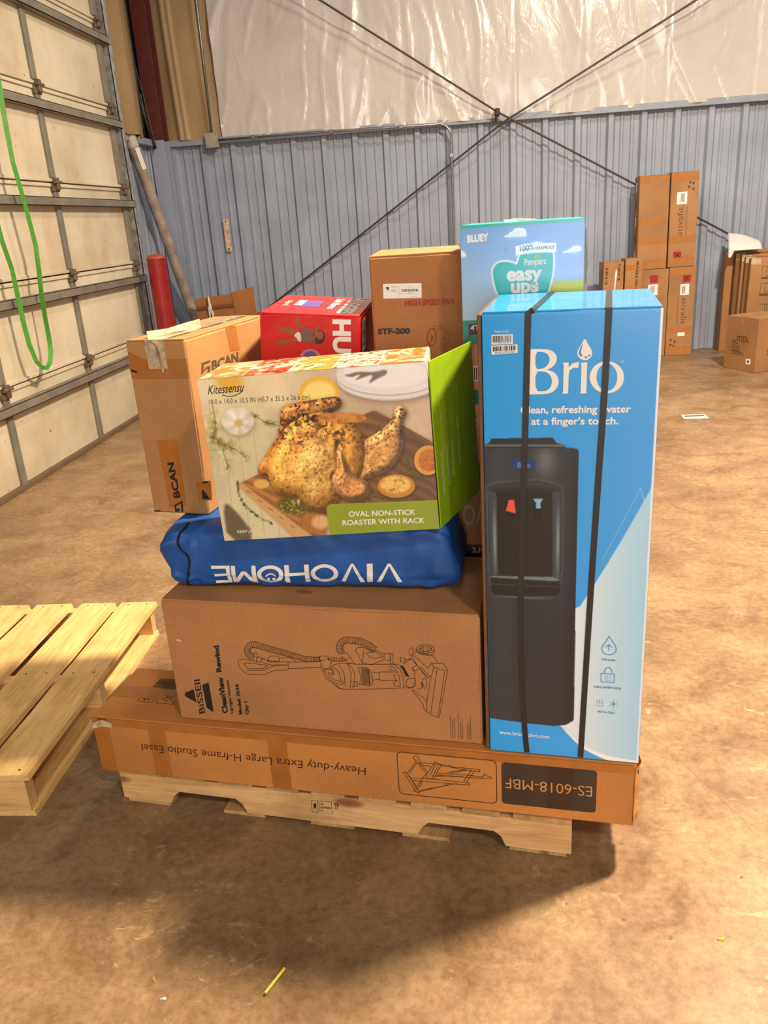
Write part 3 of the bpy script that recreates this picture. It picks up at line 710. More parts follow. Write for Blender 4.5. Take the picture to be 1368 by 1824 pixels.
ART = {
 'bis_text': [('BiSSEll',(73.3,23.6),(73.1,124.7),(57.2,18.9)),('CleanView',(137.9,29.7),(138.6,137.6),(122.7,25.7)),('Rewind',(137.4,150.9),(140.1,227.1),(123.4,147.9)),('Upright Vacuum',(153,29.5),(153.5,129.3),(145.1,27.6)),('Model: 3534',(177.8,29.9),(178.9,118.9),(168.5,27.6)),('Qty: 1',(195.5,31.1),(196.6,70.3),(186.1,28.7))],
 'bis_fill': [[(52.6,93.3),(53.3,53.6),(25.5,68.9),(23.8,74.7),(27.5,81.3)],[(78.1,107.7),(94.9,116.2),(97.6,113.8),(98.5,31.9),(94.9,29.6),(80,41.2)]],
 'bis_line': [[(187.8,186.3),(185.4,176.7),(191.3,163.1),(203.1,152.2),(213.7,149.3),(253.5,152.4),(267.3,159.6),(281,165.8),(313.7,170.2),(317.9,173.3),(319.4,192.6),(316.3,193.5),(288.2,190.9),(268.8,189.9),(262.9,195.3)],[(187.8,186.3),(193.8,190.5),(210.4,191.4),(227.5,189.2),(233.8,186.9),(249,187.3)],[(201.1,179.1),(210.3,165.7),(251.2,169.3),(264.1,178),(258.9,179.9),(209.2,182),(201.1,179.1)],[(207.5,160.8),(252.7,164.3),(273.6,176.4),(287.1,180.9),(317.4,184.4)],[(252.4,188.7),(259.4,183.5),(278.5,181.4),(317.5,184.8)],[(319.4,192.6),(402.2,199.9)],[(318.5,174.7),(401.7,183.4)],[(228.8,190.5),(229.8,198.7),(233.7,203.6),(245.1,199.8),(269.2,193.4)],[(231.8,205.7),(234.7,211.7),(239.2,213.2),(241.8,207.6)],[(236,187.5),(237,195.7),(244.3,202)],[(247,188.3),(251.1,195.6),(259,198.5)],[(270.1,201.6),(273.9,206),(295.5,207.6),(299,201.4),(297.1,193.2),(269,191.8),(270.1,201.6)],[(299.2,202.6),(326.1,205.2),(337.3,201.4),(338.8,195.1)],[(232.9,206.6),(220.4,192.6)],[(230,209.4),(217.5,195.5)],[(227.2,212),(214.4,198.6)],[(225,214.4),(211.2,202.5)],[(223.9,216.1),(208.3,208.1)],[(223.8,217.7),(207.6,215.4)],[(224.2,220),(209.1,222.5)],[(225.1,222.2),(212.3,229.3)],[(226.5,224),(217.2,235.3)],[(228.3,225.4),(223.3,239.7)],[(230.7,226.4),(229.6,242.2)],[(233.7,226.9),(235.5,243.2)],[(237,226.9),(240.8,243.2)],[(240.5,226.5),(245.7,242.5)],[(244.2,225.8),(250.2,241.5)],[(248.1,224.8),(254.4,240.3)],[(252.1,223.7),(258.4,239.2)],[(256.2,222.7),(262.3,238.1)],[(260.2,221.7),(266.3,237)],[(264.3,220.7),(270.3,235.9)],[(268.3,219.6),(274.3,234.7)],[(272.4,218.6),(278.2,233.7)],[(276.6,217.6),(282.1,232.7)],[(280.8,216.8),(286,231.8)],[(285,216),(290,230.9)],[(289.1,215.3),(294.1,230.1)],[(293.2,214.5),(298.2,229.2)],[(297.1,213.7),(302.4,228.3)],[(301.1,212.8),(306.5,227.3)],[(305.1,211.9),(310.5,226.2)],[(309.1,210.9),(314.5,225.2)],[(313.1,209.9),(318.5,224.1)],[(317.1,208.9),(322.4,223)],[(321.2,208),(326.4,222)],[(325.3,207),(330.3,221)],[(329.4,206.2),(334.3,220)],[(333.4,205.3),(338.3,219.1)],[(337.5,204.4),(342.3,218.1)],[(341.5,203.5),(346.3,217.2)],[(345.5,202.7),(350.3,216.2)],[(349.4,201.7),(354.4,215.1)],[(353.3,200.7),(358.3,214)],[(357.5,199.7),(362.1,212.9)],[(361.9,198.8),(365.8,212.1)],[(366.4,198.3),(369.4,211.6)],[(371,198.2),(373.2,211.5)],[(375.5,198.4),(377.2,211.5)],[(379.9,198.6),(381.4,211.7)],[(384.1,198.9),(385.6,211.9)],[(388.4,199.2),(389.8,212)],[(392.8,199.6),(393.9,212.3)],[(397,200),(398.1,212.6)],[(401.3,200.4),(402.4,212.9)],[(232.9,206.6),(230,209.4),(227.2,212),(225,214.4),(223.9,216.1),(223.8,217.7),(224.2,220),(225.1,222.2),(226.5,224),(228.3,225.4),(230.7,226.4),(233.7,226.9),(237,226.9),(240.5,226.5),(244.2,225.8),(248.1,224.8),(252.1,223.7),(256.2,222.7),(260.2,221.7),(264.3,220.7),(268.3,219.6),(272.4,218.6),(276.6,217.6),(280.8,216.8),(285,216),(289.1,215.3),(293.2,214.5),(297.1,213.7),(301.1,212.8),(305.1,211.9),(309.1,210.9),(313.1,209.9),(317.1,208.9),(321.2,208),(325.3,207),(329.4,206.2),(333.4,205.3),(337.5,204.4),(341.5,203.5),(345.5,202.7),(349.4,201.7),(353.3,200.7),(357.5,199.7),(361.9,198.8),(366.4,198.3),(371,198.2),(375.5,198.4),(379.9,198.6),(384.1,198.9),(388.4,199.2),(392.8,199.6),(397,200),(401.3,200.4)],[(220.4,192.6),(217.5,195.5),(214.4,198.6),(211.2,202.5),(208.3,208.1),(207.6,215.4),(209.1,222.5),(212.3,229.3),(217.2,235.3),(223.3,239.7),(229.6,242.2),(235.5,243.2),(240.8,243.2),(245.7,242.5),(250.2,241.5),(254.4,240.3),(258.4,239.2),(262.3,238.1),(266.3,237),(270.3,235.9),(274.3,234.7),(278.2,233.7),(282.1,232.7),(286,231.8),(290,230.9),(294.1,230.1),(298.2,229.2),(302.4,228.3),(306.5,227.3),(310.5,226.2),(314.5,225.2),(318.5,224.1),(322.4,223),(326.4,222),(330.3,221),(334.3,220),(338.3,219.1),(342.3,218.1),(346.3,217.2),(350.3,216.2),(354.4,215.1),(358.3,214),(362.1,212.9),(365.8,212.1),(369.4,211.6),(373.2,211.5),(377.2,211.5),(381.4,211.7),(385.6,211.9),(389.8,212),(393.9,212.3),(398.1,212.6),(402.4,212.9)],[(400.9,213.9),(412.9,217),(421.7,214),(430.8,200.6),(426.8,184.6),(410.9,181.1),(404,191.5),(403.8,202.8),(400.9,213.9)],[(403.8,202.8),(427.6,208.8)],[(431,202.6),(460.8,204.8)],[(404,191.5),(402.3,181.3),(408.7,171.8)],[(409.2,177.6),(417.9,158.2),(432.3,143.5),(455.4,139.6),(456.1,148.3),(435.5,151),(423.4,161.5),(419.1,171.2),(433,166.6),(434.2,180.9),(409.2,177.6)],[(408.4,168.9),(412.4,154.9),(433.2,139.2),(444,128.6),(456.9,126.8)],[(439.4,195.5),(455.1,198.7),(470.6,199.3),(482.6,188.9),(487.4,169.4),(485.9,149.3),(477.8,128.5),(459.5,127),(446.7,128.8),(438.3,138.2)],[(434.2,165.2),(429.2,182),(433.8,190.9),(439.4,195.5)],[(436.2,188.2),(448,174.9),(451.2,152.2)],[(449.7,194.9),(460.7,173),(460.2,135.7)],[(472.9,196.6),(478.8,174.4),(472.8,131)],[(470.6,199.3),(501.3,200.2),(597.1,207.4)],[(480.4,128.7),(537.3,135),(608.5,143.8)],[(498,190.1),(516,192.9),(525.7,186.6),(530.6,167.2),(530.5,147.3),(522.5,142.3),(497.1,144.5),(502.5,164.9),(498,190.1)],[(516,192.9),(522.3,175),(522.5,142.3)],[(476.9,150),(492.5,151.3),(491.5,138.3),(475.9,137)],[(531.6,181.4),(545.4,179.7),(550.7,182.9),(590.9,186)],[(531.3,158.7),(548.1,162.9),(551.6,159),(594.7,163.9)],[(547.9,179.9),(549.2,160.2)],[(572.9,197.2),(581.8,200.7),(591.3,191.6),(597.6,172.6),(598.7,147.3),(583.7,147.4),(581.6,154.3),(589.5,160.6),(582.9,177),(590.5,177.6)],[(575.1,191.8),(586.1,188.5)],[(587.1,205.3),(601.3,192.4),(607.5,170.5),(606.1,145)],[(599.5,204.8),(613.7,193.4),(621.2,171.6)],[(628.9,200.1),(634.5,189.4),(635.9,167.2),(628.6,145.5),(608.8,148.1)],[(616.1,168.4),(634.9,172.7),(635,150.3),(618.5,143.3),(611.6,154),(616.1,168.4)],[(609.6,208.3),(627.7,224.8),(641.6,208),(628.9,200.1),(635.9,192.3),(648.6,201.6)],[(496.9,243.1),(504.7,246.4),(517.3,245.9),(530.6,238.5),(549.4,239.9),(563.9,232.6),(562.9,217.3),(531.7,201.1),(509.1,203.6),(494,237.3),(496.9,243.1)],[(520.1,232.3),(544.2,236.7),(559.7,225.4),(543,218.6),(528.1,221.7),(520.1,232.3)],[(514.2,237.4),(509.2,205)],[(565.2,234.1),(579,235.1),(577.8,215.7),(565.4,217.5)],[(579,235.1),(585.1,234.1),(584.3,207.8),(578.5,207.4),(579,235.1)],[(603.1,225.8),(613,225.1),(613.7,215.5),(602.5,214.7),(603.1,225.8)],[(612.7,221),(630.2,225)],[(685,254.8),(683.8,251.2),(680.7,247.8),(675.9,245),(669.9,242.9),(663.4,241.9),(656.9,242),(651,243.2),(646.5,245.4),(643.6,248.4),(642.7,251.8),(643.9,255.4),(647.1,258.8),(651.9,261.7),(657.9,263.7),(664.4,264.7),(670.9,264.6),(676.7,263.4),(681.2,261.2),(684.1,258.2),(685,254.8)],[(678.9,254.4),(678.1,252.1),(675.9,250),(672.5,248.2),(668.3,246.9),(663.6,246.2),(658.9,246.3),(654.8,247),(651.5,248.3),(649.5,250.1),(648.8,252.3),(649.7,254.5),(651.9,256.6),(655.3,258.4),(659.6,259.7),(664.2,260.4),(668.9,260.3),(673,259.6),(676.2,258.3),(678.3,256.5),(678.9,254.4)],[(642.7,250.5),(642.9,244.5),(652.8,237.6),(669.7,236.6),(683.2,241.1),(684.8,252.1)],[(625.3,249.3),(632.9,254.7),(634.7,243.1),(629.3,231.8),(624.6,235.6),(625.3,249.3)],[(636.3,250),(642.4,249.1)],[(640.9,243.6),(631.7,230.6),(641.6,209.4),(667,175.3),(670.9,179.8),(651.2,204.6)],[(640.9,243.6),(679.4,236.8),(692,220)],[(677.3,216.2),(666.9,201.6),(636.7,233.2)],[(677.3,216.2),(704,218.2),(713.1,203.8),(712.7,192.8),(689.8,69.7),(683.5,68.5),(662.8,78.6),(653.2,87.8),(651.4,103.4),(625.8,139.6)],[(677.3,216.2),(681.7,205.5),(670.2,164.4),(661.9,115.8),(659.3,84.1)],[(681.7,205.5),(711.7,198.2)],[(688.7,199.2),(669,79.2)],[(706.8,195.1),(686.1,70.7)],[(648.6,201.6),(654.1,188.2),(667,175.3)],[(663.2,161.1),(662.7,156.7),(661.8,152.7),(660.4,149.5),(658.8,147.3),(657.1,146.5),(655.5,147.1),(654,148.9),(653,152),(652.4,155.8),(652.3,160.2),(652.8,164.5),(653.7,168.5),(655.1,171.7),(656.7,173.8),(658.4,174.6),(660,174.1),(661.5,172.2),(662.5,169.2),(663.1,165.4),(663.2,161.1)],[(646.7,162.5),(656.3,156.3),(651.2,151.6)],[(628.4,141.3),(660.5,112.8)],[(638.4,143.5),(648.4,144.4),(651.7,162.9)],[(457.3,225),(473,228.9),(479.8,218.2),(489.7,199.3),(473.3,200.9),(466.4,210.2),(456.9,219.4)],[(463.5,207.2),(479.7,216.8)],[(505.5,189.3),(504.3,145.1)],[(507.9,189.2),(506.8,145.3)],[(510.4,189.1),(509.2,145.5)],[(512.8,189),(511.7,145.7)],[(515.2,188.9),(514.1,145.9)],[(517.6,188.8),(516.5,146.1)],[(520,188.7),(519,146.3)],[(522.4,188.6),(521.4,146.5)],[(524.8,188.5),(523.9,146.7)],[(668.8,253.6),(678.4,254.3)],[(666.2,251.6),(670.9,247.9)],[(661.4,251.3),(656.3,246.9)],[(659.1,253),(649.3,252.4)],[(661.6,255),(657,258.7)],[(666.5,255.3),(671.6,259.6)],[(466.3,232.2),(451.4,223.6)],[(464.9,236),(449.8,227.6)],[(463.8,239.3),(448.3,232.3)],[(463.3,241.8),(447.3,238.3)],[(463.5,244.2),(447.8,244.8)],[(464.1,246.7),(449.6,251.3)],[(465.3,248.8),(452.7,257.3)],[(467,251),(456.8,262.4)],[(469.2,253),(461.4,266.6)],[(471.3,254.4),(466.7,269.9)],[(473.7,255.2),(472.5,271.9)],[(476.6,255.5),(477.7,272.7)],[(480.1,255.6),(482.3,272.8)],[(483.9,255.5),(486.6,272.7)],[(487.9,255.4),(490.7,272.6)],[(491.8,255.3),(494.8,272.4)],[(495.5,255),(499,272.1)],[(499.2,254.7),(503.3,271.7)],[(502.7,254.1),(507.6,271)],[(506,253.3),(511.8,270)],[(509.4,252.3),(515.9,268.7)],[(512.7,251),(519.9,267.2)],[(516.1,249.6),(523.7,265.6)],[(519.3,248),(527.4,263.8)],[(522.4,246.4),(531.1,261.8)],[(525.3,244.6),(534.8,259.5)],[(528.1,242.5),(538.3,256.9)],[(530.9,240.2),(541.5,254.3)],[(533.8,237.7),(544.5,251.7)],[(536.7,235.1),(547.4,249.1)],[(466.3,232.2),(464.9,236),(463.8,239.3),(463.3,241.8),(463.5,244.2),(464.1,246.7),(465.3,248.8),(467,251),(469.2,253),(471.3,254.4),(473.7,255.2),(476.6,255.5),(480.1,255.6),(483.9,255.5),(487.9,255.4),(491.8,255.3),(495.5,255),(499.2,254.7),(502.7,254.1),(506,253.3),(509.4,252.3),(512.7,251),(516.1,249.6),(519.3,248),(522.4,246.4),(525.3,244.6),(528.1,242.5),(530.9,240.2),(533.8,237.7),(536.7,235.1)],[(451.4,223.6),(449.8,227.6),(448.3,232.3),(447.3,238.3),(447.8,244.8),(449.6,251.3),(452.7,257.3),(456.8,262.4),(461.4,266.6),(466.7,269.9),(472.5,271.9),(477.7,272.7),(482.3,272.8),(486.6,272.7),(490.7,272.6),(494.8,272.4),(499,272.1),(503.3,271.7),(507.6,271),(511.8,270),(515.9,268.7),(519.9,267.2),(523.7,265.6),(527.4,263.8),(531.1,261.8),(534.8,259.5),(538.3,256.9),(541.5,254.3),(544.5,251.7),(547.4,249.1)],[(424.4,204.9),(425.9,215.2)],[(428.3,204.9),(429.8,215.2)],[(432.2,204.9),(433.7,215.2)],[(436,204.9),(437.5,215.2)],[(439.9,204.9),(441.4,215.2)],[(443.8,204.9),(445.3,215.2)],[(447.6,204.9),(449.1,215.1)],[(451.5,204.9),(453,215.1)],[(455.3,204.9),(456.8,215.1)],[(459.2,204.9),(460.7,215.1)],[(463,204.9),(464.5,215.1)],[(387.8,199.9),(388.9,211.4)],[(392.7,200.3),(393.8,211.7)],[(397.5,200.6),(398.6,212.1)],[(402.3,201),(403.4,212.4)]],
 'bis_band': [(599.4,204),(609.3,203.6),(621.5,176.7),(613.2,175.2),(606.7,191.4)],
 'eas_line': [[(864.1,87.9),(887.4,126.2)],[(860.3,90.9),(884.6,129.3)],[(876.3,137.5),(882.4,143.8),(887.2,143.2),(896,126),(892,122.1),(881,133.4),(876.3,137.5)],[(888.1,121.7),(908.1,94.2)],[(894.9,122.5),(911.2,99.1)],[(849.5,90.8),(856.6,94),(889,38.4),(885.7,32.6),(881.9,34),(853.2,86.6),(849.5,90.8)],[(869,69.9),(939.9,71.4)],[(867.4,76.7),(907.4,80.2),(1012.6,79),(1014.3,73.5),(982,71.8),(943.7,71.9)],[(892,122.1),(903.7,125.7),(970.5,125.3)],[(945.6,121.3),(1038,121.7),(1038.7,115),(1007.9,116),(968.4,120.1)],[(933,92.5),(1044.9,96.5)],[(937.1,98.7),(1011.3,101.6),(1043.1,100.8)],[(1043,96.3),(1066.3,97.9),(1065.5,102.3),(1054.4,105.5),(1049.8,110.7),(1043,96.3)],[(930,88.7),(963.7,94.5),(997.9,95.5)],[(906.8,88.3),(930.8,131),(945.8,124.8),(924.8,80),(909.3,79.3),(906.8,88.3)],[(931.4,124.3),(915.5,87)],[(938,121.6),(921.1,83)],[(999.4,83.1),(1019.2,117.3)],[(1006,80.5),(1025.7,115.8)],[(882.8,52.9),(906.1,92.8)],[(887.6,51.1),(896.2,67.3)],[(890.1,42),(982.1,74.2)],[(889.9,38.5),(937.4,58.3),(959,67.9)],[(967.8,102.3),(1007.9,116.4)],[(960.2,103.7),(1004.2,117.8)],[(864.7,82.2),(886.8,34.6)],[(874.5,43.6),(874.2,37.7),(880.1,37.3)],[(891.8,117.5),(907.2,118.1),(918.7,117.2)]],
 'eas_frame': [(838.3,151.1),(1079.2,151.3),(1077.4,26.4),(835.6,25.8)],
 'eas_label': [(1091.2,149.7),(1309.1,148.3),(1308.7,28.4),(1089.8,30.4)],
 'eas_text': [('ES-6018-MBF',(1299.3,104.1),(1099.4,104.8),(1299.4,75.9)),('Heavy-duty Extra Large H-frame Studio Easel',(755.2,94.4),(139,101.3),(753,71.3))],
 'eas_top': [[(91.3,84.3),(92.2,130.3),(139.3,128.2),(137.1,83.4)],[(148.8,83.4),(149.2,128.5),(197.6,127.7),(197.1,82.6)],[(99.5,154.3),(100.9,199.7),(170.4,199.9),(170.4,152)],[(106.1,91.3),(98.3,104.3),(102,117.1),(109.7,120.2),(111.7,115.3),(107.3,109.6),(106.9,103.5),(114.8,91.4)],[(114.2,117.7),(121.9,119.7),(129.5,112.6),(130.6,103.6),(123.6,102.6),(123.5,109.7)],[(117.1,91.7),(120.6,101.2),(124.5,98.7),(120.6,92.2)],[(166.1,96.3),(173.4,102.2),(168.1,119.7),(174.7,122.6),(178.4,106.9),(178.8,99),(173.2,95.6)],[(156.2,122.2),(158.1,123.5),(188,100.2),(187,98.6)],[(156.1,99.9),(189,122.5),(190,120.6),(157.5,98.5)]],
 'brio_B': [[(86.7,939.6),(121.4,939.1),(134,936.3),(142.4,929),(145,919.4),(141.6,909.8),(134.3,902.4),(124.8,898.7),(136.5,895.9),(145,888.2),(148.9,876.2),(146.3,864.2),(137.9,854.9),(124.1,850.7),(86.6,850.7),(86.6,853.8),(92.7,855.5),(93.5,935.2),(86.7,936.6)],[(103.5,934.3),(117.2,933.9),(125.6,930.5),(131,921.8),(129.6,911.2),(122.7,903.8),(115.2,900.7),(103.5,900.5)],[(103.6,896.1),(119.5,895.8),(129.1,891.7),(134.9,882.9),(135.6,872),(131.5,862.2),(123,856.4),(103.7,856.7)]],
 'brio_ri': [[(155.6,911.7),(166.7,912),(166.8,902.8),(174,910.2),(186,913.1),(185.2,901.4),(176.2,902),(169,897.4),(167.1,888.9),(166.6,854.1),(167,851.4),(155.6,851.6),(157,856.4),(157.4,906.3)],[(189.6,910.9),(201.5,912.1),(201.1,888.2),(201.2,854.7),(201.9,851.4),(189.4,851.1),(190.7,855.9),(190.7,905.5)],[(195.7,958.5),(202.1,946.5),(209.6,933.7),(210.4,926.7),(207.9,921.1),(202.8,917),(196.7,915.4),(189.4,917.7),(183.7,923.8),(182.3,930.2),(183.9,936.5),(190.8,947.8)]],
 'brio_o': [[(270.5,881.6),(270.1,875.6),(268.5,869.8),(265.8,864.5),(262,859.8),(257.3,856),(251.9,853.1),(246,851.4),(239.8,850.9),(233.5,851.6),(227.4,853.5),(221.8,856.5),(216.8,860.4),(212.7,865.3),(209.5,870.7),(207.6,876.6),(206.8,882.7),(207.3,888.8),(208.9,894.6),(211.8,899.9),(215.6,904.5),(220.3,908.2),(225.7,910.9),(231.6,912.6),(237.8,913),(244,912.3),(250,910.4),(255.5,907.5),(260.4,903.5),(264.5,898.8),(267.6,893.4),(269.6,887.6)],[(258,881.8),(257.9,876.7),(256.9,871.7),(255.3,867.1),(253.1,863.1),(250.2,859.8),(247,857.4),(243.4,855.9),(239.6,855.5),(235.8,856),(232.1,857.6),(228.7,860.1),(225.6,863.5),(223.1,867.6),(221.2,872.3),(219.9,877.3),(219.4,882.5),(219.6,887.7),(220.6,892.7),(222.3,897.2),(224.6,901.1),(227.4,904.4),(230.6,906.7),(234.2,908.1),(237.9,908.6),(241.7,908),(245.4,906.4),(248.7,903.9),(251.8,900.6),(254.3,896.5),(256.2,892),(257.5,887)]],
 'brio_drop': [[(194.3,949.8),(190.6,939.4),(188.9,932.1),(190.2,927.2),(193,925),(189.9,922.6),(186.1,926.5),(185.6,932.2),(187.9,939.5)],[(196.5,922.8),(202.3,924),(200.3,919.8),(197,918.6)],[(202.7,924.4),(206.3,927.5),(207.2,924.7),(204.4,921.8)]],
 'brio_text': [('Clean, refreshing  water',(74.3,812.7),(285.5,813.2),(74.6,827)),("at a finger's touch.",(95.5,789.3),(263,789.7),(95.7,803.8)),('Model CL520',(24.8,973.3),(52.6,972.9),(24.9,976.9))],
 'brio_lab': [[(19.4,969.2),(60.1,968.9),(60.4,950.4),(19.1,950.4)],[(18.4,947.9),(68.9,949.5),(69.4,933),(18.8,930.6)]],
 'disp_body': [(0.3,742),(178.9,741),(187,738.5),(190,731.8),(189.6,404.9),(191.4,107.5),(189.9,100.2),(174.4,86.8),(148.1,81.3),(94.7,82),(44.1,85),(-12.4,89.6)],
 'disp_neck': [(0.4,747.6),(11.1,751.4),(15.7,760.7),(138.2,762.3),(145.5,751.6),(161.5,747),(164.5,740.3),(0.3,739.8)],
 'disp_rec': [(4.7,650.8),(7,658),(34,665.8),(103.4,672.2),(130.2,668.2),(152.5,660.2),(157.6,653.3),(158.2,422.9),(150.9,409.1),(18,405.8),(8.5,415.3)],
 'disp_in': [(24,644.6),(138.7,648.2),(141.1,456.8),(25.1,453.4)],
 'disp_l': [(6.2,649.2),(24,644.6),(25.1,453.4),(9.8,452.7)],
 'disp_r': [(138.7,648.2),(155,650.1),(156,448.9),(141.1,456.2)],
 'disp_ledge': [(9.8,452.7),(141.1,456.2),(156.6,448.9),(144.3,445.9),(12.3,449.2)],
 'disp_tray': [(9.6,442.1),(156.7,444.4),(157.6,422.8),(150.9,411.3),(18.1,407.9),(9.8,415.4)],
 'disp_logo': [(58.1,716.4),(103.3,716.8),(103.4,697),(58,696.5)],
 'disp_red': [(49.5,628.1),(60.5,629),(64,598.9),(43.2,604)],
 'disp_redb': [(44.1,603),(64,600.2),(60.9,585.5),(47.6,585.2)],
 'disp_blu': [(99,632.3),(120,632.7),(114.1,621.9),(115,611.2),(105.1,611),(106,621.8)],
 'disp_blub': [(99.3,610.2),(119.9,610.7),(115.8,587),(103.6,586.6)],
 'disp_hi': [(124,712.8),(141.6,713),(124.2,678.2)],
 'pale': [(342.1,681),(332.4,662.3),(305,601.5),(274.4,536.4),(251,488.9),(229.8,447.2),(199.2,389.9),(185.4,381.7),(190.6,99.5),(160.3,83.8),(191.4,55),(214.8,36.1),(244.7,20),(293.8,8.6),(345.2,7.6)],
 'arc': [(160.3,83.8),(191.4,55),(214.8,36.1),(244.7,20),(293.8,8.6),(345.2,7.6),(346,-8.4),(310.6,-6.9),(278,-2.6),(245,9.1),(208.4,29.4),(188.2,51.4)],
 'thin': [[(311,658.9),(273.2,570.7),(232,476.3),(192.6,410.6)],[(311,658.9),(319.3,630.9),(333.6,599.6)]],
 'www': ('www.briocoolers.com',(22.1,47.4),(136.8,45.9),(22.9,57.7)),
 'diskname': ('Brio',(68.2,699.2),(93.9,699.4),(68.2,709.9)),
 'ico_line': [[(261.3,321),(255.4,307.7),(248.7,297.7),(246.4,290.7),(248.6,282.6),(254.6,276.9),(262.8,275.7),(270.8,278.1),(276.3,285.3),(276.9,292.9),(274.7,299.5),(267.4,311.2),(261.3,321)],[(261.6,286.3),(261.4,300.6)],[(254.6,294.7),(261.4,300.6),(268.3,295)],[(247.3,227.8),(275.4,228.2),(275,206.8),(247.9,207.1),(247.3,227.8)],[(254.3,228.3),(254.7,236),(256.3,241.1),(260.3,243.9),(265.6,243.2),(269.2,239.3),(269.7,231.9)]],
 'ico_thin': [[(257.4,223),(256.4,218.7),(258,215.3)],[(261.5,223.3),(260.5,219),(262.2,214.9)],[(266.2,223),(265.2,219.4),(266.7,216)],[(255.4,213),(261.9,211.4),(268.9,213.7)],[(242.1,160.5),(239.9,156),(242.3,152.6),(241,148.9)],[(246.9,161),(245.2,156.5),(247.4,153.1),(246.1,147.9)],[(252.9,160.1),(250.8,156.3),(253.1,152.9),(251.8,149.2)],[(237.1,147.1),(242.6,144),(249.8,144.2),(255.6,146.9)],[(275.6,162.8),(276.3,141.3)],[(267.2,157.1),(285.3,147.2)],[(285,158),(267.3,146.3)],[(278.8,152.4),(278.3,150.6),(277.1,149.5),(275.5,149.3),(274.1,150.3),(273.6,151.9),(274,153.6),(275.3,154.8),(276.9,154.9),(278.2,154),(278.8,152.4)]],
 'ico_text': [('TOP-LOAD',(246.6,261.1),(276.6,260.9),(246.7,265.7)),('CHILD SAFTEY LOCK',(232,190.9),(291,190.6),(232.1,195.9)),('HOT &  COLD',(243.3,127.3),(279.5,126.9),(243.4,132.1))],
 'strap1': [(98.3,1012.5),(89.8,1009.7),(87.6,919.8),(82.9,738.2),(76.7,553.9),(72.5,382.1),(74.4,212.9),(80.3,78.9),(86.6,-1.2)],
 'strap2': [(239.7,1011.4),(238.8,1008.4),(235.5,851.4),(227.6,644.3),(220.1,417),(213.6,195.4),(208.1,-1.5)],
 'strap1t': [(98.4,-2.5),(103.3,123),(121,366.7)],
 'strap2t': [(238.3,-11.9),(247.6,362.9)],
 'roa_text': [('Kitessensu',(20.7,341.8),(98.8,342.5),(23.5,360.4)),('18.0 x 14.0 x 10.5 IN (45.7 x 35.5 x 26.6 cm)',(19.6,319.8),(242.7,314),(20.6,330.4)),('OVAL NON-STICK',(296.4,42.5),(446.2,37.9),(297.4,54.8)),('ROASTER WITH RACK',(279.6,22.7),(465.4,17.4),(280.5,34.8)),('KERP-J42',(34.1,18.4),(73.5,17.7),(35.2,25.2))],
